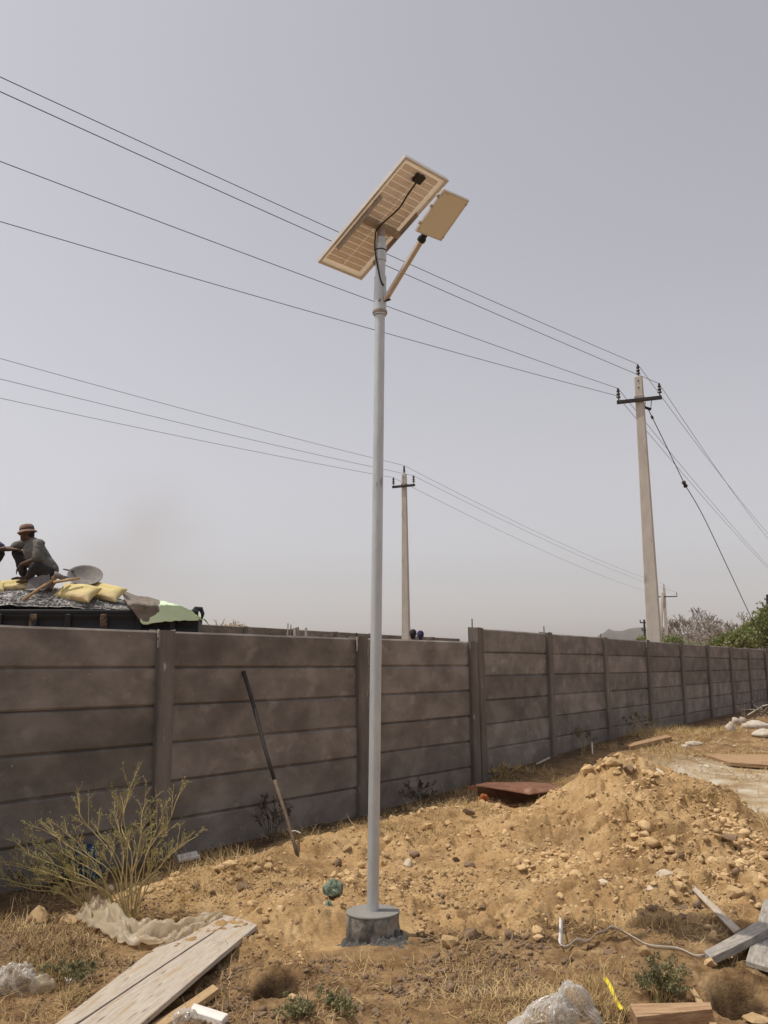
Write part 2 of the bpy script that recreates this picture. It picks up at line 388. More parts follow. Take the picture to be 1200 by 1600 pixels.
M_stone = pmat('tan stones', [TAN2, TAN, (0.58, 0.42, 0.24)], 7, 7, 0.95, 0.6, 40, rand=0.18, coord='World')
M_stone_dk = pmat('dark brown stones', [(0.15, 0.10, 0.065), (0.26, 0.18, 0.115)], 9, 7, 0.95, 0.6, 40, rand=0.2, coord='World')
M_stone_pale = pmat('pale stones', [(0.48, 0.40, 0.29), (0.66, 0.57, 0.44)], 7, 7, 0.95, 0.5, 40, rand=0.12, coord='World')
M_straw = pmat('dry grass', [(0.34, 0.235, 0.11), (0.52, 0.38, 0.19), (0.62, 0.48, 0.27)], 6, 3, 0.85, 0.0, coord='World')
add_translucent(M_straw, (0.5, 0.36, 0.16), 0.2)
M_litter = pmat('brown plant litter', [(0.14, 0.085, 0.045), (0.27, 0.17, 0.085)], 5, 4, 0.9, 0.0, coord='World')
M_weed = add_translucent(pmat('olive weed leaves', [(0.20, 0.20, 0.095), (0.38, 0.355, 0.185)], 5, 3, 0.8, 0.0, coord='World'), (0.40, 0.36, 0.12), 0.3)
M_weedstem = pmat('dry weed stems', [(0.36, 0.29, 0.13), (0.50, 0.40, 0.19)], 8, 3, 0.8, 0.0, coord='World')
M_herb = add_translucent(pmat('grey green herb', [(0.17, 0.165, 0.085), (0.29, 0.265, 0.145)], 9, 3, 0.8, 0.0, coord='World'), (0.2, 0.2, 0.09), 0.25)
M_darkweed = pmat('dark dry weeds', [(0.05, 0.045, 0.03), (0.12, 0.10, 0.065)], 9, 3, 0.9, 0.0, coord='World')
M_leaf = add_translucent(pmat('tree leaves', [(0.11, 0.12, 0.055), (0.20, 0.205, 0.09), (0.30, 0.29, 0.14)], 1.3, 4, 0.7, 0.0, coord='World'), (0.16, 0.22, 0.05), 0.35)
M_bark = pmat('grey brown bark', [(0.23, 0.195, 0.165), (0.35, 0.305, 0.265)], 6, 6, 0.9, 0.4)
M_iron = pmat('dark painted iron', [(0.02, 0.02, 0.022), (0.045, 0.042, 0.042)], 12, 4, 0.6, 0.2)
M_insul = pmat('brown glazed porcelain', [(0.03, 0.016, 0.014), (0.055, 0.03, 0.025)], 12, 3, 0.35, 0.0, spec=0.5)
M_wire = pmat('aluminium conductor', [(0.055, 0.055, 0.06), (0.08, 0.08, 0.085)], 12, 3, 0.6, 0.0)
M_truck = pmat('black painted truck steel', [(0.010, 0.011, 0.014), (0.022, 0.023, 0.028)], 3, 6, 0.6, 0.2, 20, coord='Object')
M_truckrib = pmat('worn rusty truck post', [(0.035, 0.032, 0.032), (0.22, 0.15, 0.09)], 9, 6, 0.8, 0.3, coord='World', pos=[0.46, 0.62])
M_gravel = pmat('grey crushed stone', [(0.17, 0.165, 0.16), (0.30, 0.29, 0.28), (0.46, 0.45, 0.43)], 9, 3, 0.95, 0.3, coord='World')
M_sack = pmat('yellow woven sack', [(0.52, 0.42, 0.15), (0.64, 0.53, 0.25), (0.62, 0.48, 0.31)], 3.5, 5, 0.75, 0.25, 120, spots=[((0.34, 0.25, 0.12), 3, 0.60, 0.72)])
M_sack_dk = pmat('soiled sack', [(0.14, 0.10, 0.075), (0.24, 0.17, 0.12)], 6, 5, 0.85, 0.3, 60)
M_tarp = pmat('pale green tarpaulin', [(0.56, 0.72, 0.46), (0.66, 0.80, 0.56)], 3, 5, 0.65, 0.25, 14, spots=[((0.20, 0.20, 0.14), 9, 0.66, 0.74)])
M_mud = pmat('mud caked tarpaulin', [(0.13, 0.105, 0.085), (0.24, 0.205, 0.175)], 6, 8, 0.95, 0.8, 30, spots=[((0.42, 0.42, 0.38), 14, 0.66, 0.72)])
M_steelpan = pmat('cement smeared steel pan', [(0.13, 0.12, 0.11), (0.24, 0.22, 0.205)], 8, 6, 0.75, 0.3, 40)
M_handle = pmat('tool handle wood', [(0.36, 0.22, 0.115), (0.50, 0.33, 0.19)], 10, 5, 0.7, 0.1)
M_blade = pmat('grey steel blade', [(0.11, 0.105, 0.10), (0.19, 0.18, 0.175)], 8, 5, 0.55, 0.2)
M_skin = pmat('dark brown skin', [(0.075, 0.040, 0.026), (0.10, 0.055, 0.037)], 14, 4, 0.55, 0.05)
M_shirt = pmat('grey shirt', [(0.09, 0.087, 0.08), (0.165, 0.16, 0.148)], 12, 6, 0.9, 0.9, 14)
M_trouser = pmat('dark trousers', [(0.022, 0.020, 0.022), (0.045, 0.04, 0.042)], 9, 5, 0.9, 0.3, 30)
M_hat = pmat('faded red brown hat', [(0.20, 0.12, 0.095), (0.30, 0.20, 0.16)], 14, 5, 0.9, 0.3)
M_hair = pmat('black hair', [(0.008, 0.008, 0.009), (0.02, 0.02, 0.022)], 30, 3, 0.7, 0.3)
M_bluecloth = pmat('blue cloth', [(0.05, 0.06, 0.12), (0.085, 0.095, 0.16)], 12, 4, 0.9, 0.2)
M_navy = pmat('dark blue cap', [(0.02, 0.02, 0.07), (0.04, 0.04, 0.11)], 12, 4, 0.9, 0.2)
M_hill = pmat('scrubby hillside', [(0.05, 0.05, 0.05), (0.10, 0.095, 0.08)], 0.012, 9, 0.95, 0.0, coord='World')

# ground material: zones come from the soil itself (dug subsoil, litter, gravelly dust), plus painted shade
def ground_material():
    m, n, l, b = new_mat('soil')
    at_ = n.new('ShaderNodeAttribute'); at_.attribute_name = 'soil'
    sep = n.new('ShaderNodeSeparateColor'); l.new(at_.outputs['Color'], sep.inputs[0])
    pos_ = n.new('ShaderNodeNewGeometry').outputs['Position']
    def noise(s, d=7, r_=0.65):
        z = n.new('ShaderNodeTexNoise'); z.inputs['Scale'].default_value = s; z.inputs['Detail'].default_value = d; z.inputs['Roughness'].default_value = r_
        l.new(pos_, z.inputs['Vector']); return z.outputs['Fac']
    def ramp(f, cs):
        r_ = n.new('ShaderNodeValToRGB'); e = r_.color_ramp.elements
        for i, (p, c) in enumerate(cs):
            el = e[i] if i < 2 else e.new(p); el.position = p; el.color = (*c, 1)
        l.new(f, r_.inputs['Fac']); return r_.outputs['Color']
    def mix(f, a, c):
        x = n.new('ShaderNodeMixRGB'); l.new(f, x.inputs['Fac']); l.new(a, x.inputs['Color1']); l.new(c, x.inputs['Color2']); return x.outputs['Color']
    tan = ramp(noise(3.2, 9), [(0.33, (0.31, 0.19, 0.088)), (0.5, (0.44, 0.292, 0.145)), (0.68, (0.54, 0.385, 0.208))])
    lit = ramp(noise(5.5, 10, 0.72), [(0.32, (0.095, 0.055, 0.028)), (0.46, (0.215, 0.135, 0.068)), (0.58, (0.33, 0.22, 0.115)), (0.72, (0.45, 0.325, 0.185))])
    gry = ramp(noise(2.6, 9), [(0.35, (0.34, 0.25, 0.145)), (0.5, (0.44, 0.36, 0.25)), (0.66, (0.56, 0.52, 0.44))])
    f2 = n.new('ShaderNodeMapRange'); f2.inputs[1].default_value = 0.3; f2.inputs[2].default_value = 0.7
    ad = n.new('ShaderNodeMath'); ad.operation = 'MULTIPLY_ADD'; ad.inputs[1].default_value = 0.45; l.new(noise(9, 6), ad.inputs[0]); l.new(sep.outputs[0], ad.inputs[2])
    sb = n.new('ShaderNodeMath'); sb.operation = 'SUBTRACT'; sb.inputs[1].default_value = 0.22; l.new(ad.outputs[0], sb.inputs[0]); l.new(sb.outputs[0], f2.inputs[0])
    c = mix(f2.outputs[0], lit, tan)
    c = mix(sep.outputs[1], c, gry)
    dk = n.new('ShaderNodeMapRange'); dk.inputs[1].default_value = 0.50; dk.inputs[2].default_value = 0.64; dk.inputs[4].default_value = 0.75; l.new(noise(1.9, 6, 0.6), dk.inputs[0])
    damp = ramp(noise(14, 6), [(0.35, (0.17, 0.10, 0.048)), (0.65, (0.30, 0.19, 0.09))])
    c = mix(dk.outputs[0], c, damp)                # damp, freshly turned patches
    painted_shade = ramp(noise(22, 6), [(0.35, (0.050, 0.033, 0.021)), (0.68, (0.135, 0.088, 0.053))])  # dark brown standing in for shade in the pits and along the wall
    ah = n.new('ShaderNodeAttribute'); ah.attribute_name = 'painted_shade'
    c = mix(ah.outputs['Fac'], c, painted_shade)
    sp2 = ramp(noise(60, 4, 0.7), [(0.30, (0.62, 0.60, 0.58)), (0.5, (1, 1, 1)), (0.72, (1.2, 1.18, 1.12))])
    mu = n.new('ShaderNodeMixRGB'); mu.blend_type = 'MULTIPLY'; mu.inputs['Fac'].default_value = 0.8
    l.new(c, mu.inputs['Color1']); l.new(sp2, mu.inputs['Color2'])
    l.new(mu.outputs[0], b.inputs['Base Color'])
    b.inputs['Roughness'].default_value = 1.0; b.inputs['Specular IOR Level'].default_value = 0.1
    bp = n.new('ShaderNodeBump'); bp.inputs['Strength'].default_value = 0.9; bp.inputs['Distance'].default_value = 0.012
    l.new(noise(70, 6, 0.75), bp.inputs['Height']); l.new(bp.outputs[0], b.inputs['Normal'])
    return m
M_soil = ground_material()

# ------------------------------------------------------------------ ground: one sheet to the horizon
def build_ground():
    az = np.concatenate([np.linspace(-25.5, 25.5, 500), np.linspace(27, 333, 52)]) * math.pi / 180
    rr = np.concatenate([[0.05], np.linspace(0.5, 3.5, 7), np.geomspace(3.85, 12.5, 500), np.geomspace(12.7, 60, 80), np.geomspace(66, 6000, 26)])
    A, Rr = np.meshgrid(az, rr)
    X, Y = Rr * np.sin(A), Rr * np.cos(A)
    Z = H(X, Y)
    near = ss(0.2, 0.45, np.hypot(X - PED[0], Y - PED[1]))      # packed flat under the base
    Z = Z * near + (1 - near) * Hb(X, Y)
    na, nr = len(az), len(rr)
    i, j = np.meshgrid(np.arange(nr - 1), np.arange(na), indexing='ij')
    j2 = (j + 1) % na
    Fq = np.stack([i * na + j, (i + 1) * na + j, (i + 1) * na + j2, i * na + j2], -1).reshape(-1, 4)[:, ::-1]
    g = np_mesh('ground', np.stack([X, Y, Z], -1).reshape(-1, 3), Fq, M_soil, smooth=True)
    dug, flat, grey = masks(X.ravel(), Y.ravel())
    ca = g.data.color_attributes.new('soil', 'FLOAT_COLOR', 'POINT')
    px_, py_ = X.ravel(), Y.ravel(); nn = fbm(px_, py_, 9, 3, 44) * 0.5
    shade_amt = np.zeros_like(px_)
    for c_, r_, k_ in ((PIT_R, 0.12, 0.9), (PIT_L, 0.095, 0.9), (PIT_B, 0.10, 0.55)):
        shade_amt = np.maximum(shade_amt, k_ * (1 - ss(0.75, 1.15, np.hypot(px_ - c_[0], py_ - c_[1]) / r_ + nn)))  # shade inside the pits, painted into the soil colour
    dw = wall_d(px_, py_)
    shade_amt = np.maximum(shade_amt, 0.75 * ss(-0.1, 0.05, dw) * (1 - ss(0.22, 0.62, dw + nn * 0.5)))  # shade at the wall foot, painted as a darker soil strip
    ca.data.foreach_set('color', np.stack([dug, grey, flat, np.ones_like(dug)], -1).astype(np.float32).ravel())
    fa = g.data.attributes.new('painted_shade', 'FLOAT', 'POINT'); fa.data.foreach_set('value', shade_amt.astype(np.float32))
    g['kind'] = 'structure'
build_ground()

# hills far off
def build_hills():
    for nm, pts, Y in (('hill', [(880, 1012), (915, 1001), (935, 993), (958, 985), (978, 981), (1000, 979), (1030, 984), (1060, 990), (1090, 985), (1120, 983), (1160, 990), (1210, 1000), (1300, 1010)], 1500.0),):
        V, Fq = [], []
        n = 60
        xs = np.linspace(pts[0][0], pts[-1][0], n)
        ys = np.interp(xs, [p[0] for p in pts], [p[1] for p in pts])
        K = 9
        for k in range(K):
            t = k / (K - 1)
            for i in range(n):
                p = at(xs[i], ys[i], Y)
                hgt = max(p.z, 2) * math.sin(math.pi * t) ** 0.8
                nz = (mnoise.fractal(Vector((xs[i] * 0.06, t * 3, 1.7)), 1, 2, 4)) * 6 * math.sin(math.pi * t)
                V.append((p.x * (1 + (t - 0.5) * 0.5), Y * (1 + (t - 0.5) * 0.5), hgt + nz - 2))
        for k in range(K - 1):
            for i in range(n - 1):
                Fq.append((k * n + i, k * n + i + 1, (k + 1) * n + i + 1, (k + 1) * n + i))
        o = np_mesh(nm, V, Fq, M_hill, smooth=True); o['kind'] = 'structure'
build_hills()

# ------------------------------------------------------------------ precast walls
def plank_mesh(L, Hh, T, mat, seed, tongue=True):
    """one plank: chamfered long edges, slightly uneven face; local x along, y = depth (front at -T/2), z up"""
    rnd = random.Random(seed)
    c = 0.013; g = 0.006
    prof = [(-T / 2, -Hh / 2 + g + c), (-T / 2 + c, -Hh / 2 + g), (T / 2, -Hh / 2 + g - 0.002), (T / 2, Hh / 2 - g), (T / 2 - 0.012, Hh / 2 - g), (T / 2 - 0.014, Hh / 2 + 0.012), (0.002, Hh / 2 + 0.012), (0.0, Hh / 2 - g), (-T / 2 + c * 1.2, Hh / 2 - g), (-T / 2, Hh / 2 - g - c * 0.8)]
    if not tongue: prof = prof[:4] + [(-T / 2 + 0.018, Hh / 2 - g), (-T / 2, Hh / 2 - g - 0.016)]
    n = 9; vs, fs = [], []
    for i in range(n):
        x = -L / 2 + L * i / (n - 1)
        for (y, z) in prof:
            vs.append((x, y + (rnd.uniform(-0.0015, 0.0015) if y < 0 else 0), z + rnd.uniform(-0.0015, 0.0015)))
    k = len(prof)
    for i in range(n - 1):
        for j in range(k):
            fs.append((i * k + j, i * k + (j + 1) % k, (i + 1) * k + (j + 1) % k, (i + 1) * k + j))
    fs.append(tuple(range(k - 1, -1, -1))); fs.append(tuple((n - 1) * k + j for j in range(k)))
    me = bpy.data.meshes.new('plank'); me.from_pydata(vs, [], fs)
    bm = bmesh.new(); bm.from_mesh(me); bmesh.ops.recalc_face_normals(bm, faces=bm.faces); bm.to_mesh(me); bm.free()
    me.materials.append(mat); return me
def post_mesh(Hh, w, T, mat, seed=0):
    rnd = random.Random(seed)
    c = 0.014; n = 10
    prof = [(-w / 2, T / 2), (-w / 2, -T / 2 + c), (-w / 2 + c, -T / 2), (w / 2 - c, -T / 2), (w / 2, -T / 2 + c), (w / 2, T / 2)]
    vs, fs = [], []; k = len(prof)
    for i in range(n):
        z = Hh * i / (n - 1)
        for (x, y) in prof: vs.append((x + rnd.uniform(-0.003, 0.003), y + rnd.uniform(-0.002, 0.002), z + (rnd.uniform(-0.012, 0.006) if i == n - 1 else 0)))
    for i in range(n - 1):
        for j in range(k): fs.append((i * k + j, i * k + (j + 1) % k, (i + 1) * k + (j + 1) % k, (i + 1) * k + j))
    fs.append(tuple(range(k - 1, -1, -1))); fs.append(tuple((n - 1) * k + j for j in range(k)))
    me = bpy.data.meshes.new('post'); me.from_pydata(vs, [], fs)
    bm = bmesh.new(); bm.from_mesh(me); bmesh.ops.recalc_face_normals(bm, faces=bm.faces); bm.to_mesh(me); bm.free()
    me.materials.append(mat); return me
PW, PH, PT = 0.155, 0.30, 0.055
def wall_run(name, label, origin, D, stations, ztop, rows, group=None, first_post=True, last_post=True, rebar=(), tails=()):
    """stations: distances of the posts along the run"""
    root = empty(name, (origin[0], origin[1], 0), label, 'wall', group, math.atan2(D[1], D[0]))
    pm = [post_mesh(ztop + 0.45, PW, 0.15, M_post, 40 + q) for q in range(3)]
    meshes = {}
    for i, s in enumerate(stations):
        if (i == 0 and not first_post) or (i == len(stations) - 1 and not last_post): continue
        o = bpy.data.objects.new('post', pm[i % 3]); link(o, root)
        o.location = (s, 0.0, -0.45 + (0.012 if i % 2 else 0.004)); o.rotation_euler = (random.uniform(-0.004, 0.004), random.uniform(-0.012, 0.012), 0)
    for i in range(len(stations) - 1):
        a, b = stations[i], stations[i + 1]
        L = round(b - a - PW + 0.03, 2)
        if L not in meshes: meshes[L] = [plank_mesh(L, PH, PT, M_plank, 100 + q, q < 3) for q in range(4)]
        sh = random.uniform(-0.006, 0.006)
        for r_ in range(rows):
            o = bpy.data.objects.new('plank', meshes[L][3 if r_ == 0 else (i + r_ * 2) % 3]); link(o, root)
            o.location = ((a + b) / 2, 0.012 + random.uniform(-0.006, 0.006), ztop - PH * (r_ + 0.5) + sh)
            o.rotation_euler = (random.uniform(0.0, 0.025), random.uniform(-0.002, 0.002), random.uniform(-0.002, 0.002))
    for s, h in rebar:
        MB().tube([(s, 0.02, ztop - 0.06), (s + 0.005, 0.022, ztop + h)], 0.007, 6).build('rebar_stub', M_iron, root)
    for s in tails:                              # pale mortar dribble beside the top of a post
        m = MB()
        for k in range(5):
            m.box((s - PW / 2 - 0.004 + 0.003 * math.sin(k), -0.035, ztop - 0.015 - k * 0.028), (0.016 - 0.0022 * k, 0.018, 0.034))
        m.build('mortar_dribble', M_mortar, root, bevel=0.003)
    return root
Z1, Z2 = CAMZ + 0.3383, CAMZ + 0.5158
def station_at(px, py, origin, D):             # distance along the run where a sight line crosses it
    a, _ = ray(px, py)
    # origin + s*D = Y*(a,1)
    det = D[0] * 1 - D[1] * a
    return float((a * origin[1] - origin[0]) / det) if abs(det) > 1e-9 else 0.0
s1 = [station_at(250, 1160, W0, D1), station_at(562, 1135, W0, D1), 2 * BAY - 0.09]
stn1 = [s1[0] - 4.86, s1[0] - 2.43] + s1
wall_run('boundary_wall', 'lower left run of the grey precast plank wall, under the truck load and behind the weed', W0, D1, stn1, Z1, 7, None, True, True, tails=(s1[0], s1[1]), rebar=((s1[1] - 0.02, 0.05),))
s2 = [0.09] + [station_at(px, py, KN, D2) for px, py in ((858, 1080), (946, 1075), (1013, 1075), (1065, 1070), (1107, 1068), (1142, 1065), (1171, 1065))]
s2 += [s2[-1] + 2.43, s2[-1] + 4.86, s2[-1] + 7.29]
wall_run('boundary_wall', 'taller right run of the grey precast plank wall, stepping up and receding past the dirt heap', KN, D2, s2, Z2, 7, None, True, True, rebar=((0.0, 0.11), (s2[1] - 0.05, 0.10), (s2[2] - 0.04, 0.06)), tails=(s2[1], s2[2], s2[3]))
# far wall across the plot
FA, FB = at(295, 974, 25.0), at(722, 999.5, 40.0)
fd = np.array([FB.x - FA.x, FB.y - FA.y]); fl = float(np.hypot(*fd)); fd = fd / fl
M_plank_far = M_plank
nb = int(fl / 2.43)
fw = wall_run('boundary_wall', 'distant grey precast wall beyond the two heads, seen just over the nearer wall', (FA.x, FA.y), fd, [2.43 * k for k in range(-1, nb + 1)], FA.z, 7)

# rubble and sticks on top of the far wall
def far_bits():
    root = empty('rubble_pile', at(430, 985, 28.0), 'small jumble of sticks and broken blocks poking above the distant wall', 'rubble')
    for k, (px, y0, y1, w) in enumerate(((449, 985, 974, 0.022), (454, 985, 976, 0.018), (461, 985, 981, 0.06), (466, 985, 980, 0.045), (478, 986, 981, 0.04))):
        a, b = at(px, y0 + 30, 28.0), at(px + random.uniform(-1, 1), y1, 28.0)
        MB().tube([a - root.location, b - root.location], w, 5).build('stick', M_bark if k % 2 else M_mortar, root)
far_bits()

# ------------------------------------------------------------------ solar street light
def street_light():
    base = Vector((PED[0], PED[1], 0.165)); top = at(595, 372, 5.35)
    root = empty('solar_street_light', base, 'tall galvanised pole with tilted solar panel and side lamp, on a round concrete base', 'street light')
    L = lambda v: Vector(v) - base
    ax = (top - base).normalized()
    MB().tube([L(base), L(base + ax * 1.2), L(base + ax * 2.6), L(top)], [0.0335, 0.0335, 0.0325, 0.0315], 28).build('pole', M_galv, root, smooth=True, autosmooth=40)
    # collar
    cz = (at(592, 470, 5.34).z - base.z) / ax.z
    cc = base + ax * cz
    ob = MB().lathe([(0.0405, -0.095), (0.0405, 0.075)], L(cc), 28, ax).build('collar', M_galv, root, smooth=True, autosmooth=40)
    MB().lathe([(0.034, -0.008), (0.047, -0.008), (0.047, 0.008), (0.034, 0.008)], L(cc - ax * 0.075), 28, ax).build('collar_ring', M_bracket, ob, smooth=True, autosmooth=30)
    MB().lathe([(0.0385, -0.05), (0.0385, 0.05)], L(cc + ax * 0.115), 28, ax).build('sleeve', M_galv, root, smooth=True, autosmooth=40)
    MB().lathe([(0.037, -0.06), (0.037, 0.05)], L(top - ax * 0.10), 28, ax).build('top_sleeve', M_galv, root, smooth=True, autosmooth=40)
    for q, dx in ((0, -0.008), (1, 0.035)):
        a = cc + Vector((dx, -0.038 + 0.01 * q, -0.01)); MB().tube([L(a), L(a + Vector((0.01 + 0.02 * q, -0.022, 0)))], 0.007, 6).build('bolt', M_bracket if q == 0 else M_black, ob)
    # solar panel ------------------------------------------------
    az_, tl, La, Lb = R(134.5), R(25.9), 0.9098, 0.3958
    h = Vector((math.cos(az_), math.sin(az_), 0))
    a = Vector((h.x * math.cos(tl), h.y * math.cos(tl), -math.sin(tl)))     # downslope
    b = Vector((-h.y, h.x, 0))
    nrm = a.cross(b)
    if nrm.z < 0: nrm = -nrm; b = -b
    c = Vector((0.0031, 5.35, 4.364))
    rot = Matrix((a, b, nrm)).transposed()
    pr = bpy.data.objects.new('solar_panel', None)
    def pbox(name, x, y, z, dx, dy, dz, mat, par, bev=0.0):
        return MB().box(L(c) + rot @ Vector((x, y, z)), (dx, dy, dz), rot).build(name, mat, par, bevel=bev)
    panel = pbox('solar_panel', 0, 0, 0.012, La - 0.016, Lb - 0.016, 0.003, M_back, root)
    pbox('front_glass', 0, 0, 0.0165, La - 0.016, Lb - 0.016, 0.004, M_glass, panel)
    th = 0.030
    for s in (-1, 1):
        pbox('frame_rail', 0, s * (Lb / 2 - 0.004), 0.004, La, 0.008, th, M_alu, panel, 0.001)
        pbox('frame_lip', 0, s * (Lb / 2 - 0.013), -0.0095, La - 0.017, 0.0095, 0.003, M_alu, panel)
        pbox('frame_rail', s * (La / 2 - 0.004), 0, 0.004, 0.008, Lb - 0.017, th, M_alu, panel, 0.001)
        pbox('frame_lip', s * (La / 2 - 0.013), 0, -0.0095, 0.0095, Lb - 0.037, 0.003, M_alu, panel)
    nx, ny = 18, 2
    cw, ch = (La - 0.085) / nx, (Lb - 0.09) / ny
    cm = None
    for i in range(nx):
        for j in range(ny):
            x = -La / 2 + 0.0425 + cw * (i + 0.5); y = -Lb / 2 + 0.045 + ch * (j + 0.5)
            if cm is None:
                o = MB().box((0, 0, 0), (cw - 0.0052, ch - 0.005, 0.0014), rot).build('cell', M_cell, panel); cm = o.data
            else:
                o = bpy.data.objects.new('cell', cm); link(o, panel)
            o.location = L(c) + rot @ Vector((x, y, 0.0098))
    # which way is b in the picture? junction box sits near the upper end
    jb = pbox('junction_box', -La / 2 + 0.085, 0.0, -0.004, 0.062, 0.075, 0.024, M_black, panel, 0.006)
    for s in (-1, 1):
        y = s * (Lb / 2 - 0.035)
        pbox('mounting_rail', 0.06, y, -0.030, 0.46, 0.004, 0.038, M_bracket, panel)
    pbox('cross_rail', 0.02, 0, -0.034, 0.04, Lb - 0.075, 0.030, M_bracket, panel)
    # cradle at the pole top
    MB().tube([L(top - ax * 0.02), L(c) + rot @ Vector((0.02, 0, -0.03))], 0.026, 12).build('pole_head', M_bracket, root)
    # cable
    p0 = c + rot @ Vector((-La / 2 + 0.105, 0.0, -0.008))
    tp = top + Vector((-0.036, -0.03, 0.0))
    cab = [p0, p0 + rot @ Vector((0.10, 0.012, -0.03)), p0 + rot @ Vector((0.20, 0.0, -0.035)), tp + Vector((0.02, -0.01, 0.05)), tp + Vector((0.0, -0.005, -0.02)), tp + Vector((0.0, -0.004, -0.12)), tp + Vector((0.03, -0.012, -0.30)), cc + Vector((0.025, -0.035, 0.09))]
    pts = smooth_path([L(v) for v in cab], 6)
    MB().tube(pts, 0.0055, 6).build('cable', M_black, root, smooth=True)
    MB().lathe([(0.0385, -0.004), (0.0385, 0.004)], L(top - ax * 0.09), 20, ax).build('cable_tie', M_black, root)
    # arm and lamp ------------------------------------------------
    e0 = cc + Vector((0.034, -0.022, 0.0)); e1 = at(659, 374, 5.0)
    d = (e1 - e0).normalized()
    side = Vector((-d.y, d.x, 0)).normalized(); n2 = d.cross(side)
    rm = Matrix((d, side, n2)).transposed()
    MB().box((L(e0) + L(e1)) / 2, ((e1 - e0).length, 0.030, 0.030), rm).build('arm', M_arm, root, bevel=0.004)
    MB().lathe([(0.026, 0.0), (0.026, 0.022), (0.020, 0.024), (0.020, 0.05)], L(e1 - d * 0.012), 16, d).build('arm_socket', M_black, root, smooth=True, autosmooth=35)
    laz, ltl = R(-51.5), R(31.0)
    hl = Vector((math.cos(laz), math.sin(laz), 0))
    la = Vector((hl.x * math.cos(ltl), hl.y * math.cos(ltl), math.sin(ltl))); lb = Vector((-hl.y, hl.x, 0)); ln = la.cross(lb)
    if ln.z < 0: ln = -ln; lb = -lb
    lc = at(691.5, 338, 4.88)
    lr = Matrix((la, lb, ln)).transposed()
    LA, LB = 0.298, 0.205
    LATCH = 1 if lb.x < 0 else -1
    lamp = MB().box(L(lc) + lr @ Vector((0, 0, 0.014)), (LA, LB, 0.022), lr).build('lamp_head', M_lampbody, root, bevel=0.004)
    MB().box(L(lc) + lr @ Vector((0, 0, 0.0015)), (LA - 0.022, LB - 0.022, 0.003), lr).build('diffuser', M_diff, lamp)
    for q in (-1, 1):
        MB().box(L(lc) + lr @ Vector((0, q * (LB / 2 - 0.006), 0.001)), (LA - 0.004, 0.009, 0.005), lr).build('rim', M_alu, lamp, bevel=0.001)
        MB().box(L(lc) + lr @ Vector((q * (LA / 2 - 0.006), 0, 0.001)), (0.009, LB - 0.022, 0.005), lr).build('rim', M_alu, lamp, bevel=0.001)
        for z_ in (-0.4, 0.4):
            MB().lathe([(0.005, -0.002), (0.005, 0.004)], L(lc) + lr @ Vector((z_ * LA, q * (LB / 2 - 0.006), -0.002)), 8, ln).build('screw', M_bracket, lamp)
    for k in range(7):
        MB().box(L(lc) + lr @ Vector((-0.11 + 0.036 * k, 0, 0.033)), (0.004, LB - 0.03, 0.018), lr).build('cooling_fin', M_lampbody, lamp)
    for k in (-0.09, 0.03, 0.10):
        MB().box(L(lc) + lr @ Vector((k, LATCH * (LB / 2 + 0.008), 0.010)), (0.02, 0.014, 0.014), lr).build('latch', M_lampbody, lamp, bevel=0.002)
def smooth_path(P, k=6):
    P = [Vector(p) for p in P]; out = []
    Q = [P[0]] + P + [P[-1]]
    for i in range(1, len(Q) - 2):
        p0, p1, p2, p3 = Q[i - 1], Q[i], Q[i + 1], Q[i + 2]
        for j in range(k):
            t = j / k
            out.append(0.5 * ((2 * p1) + (p2 - p0) * t + (2 * p0 - 5 * p1 + 4 * p2 - p3) * t * t + (3 * p1 - p0 - 3 * p2 + p3) * t * t * t))
    out.append(P[-1]); return out
street_light()

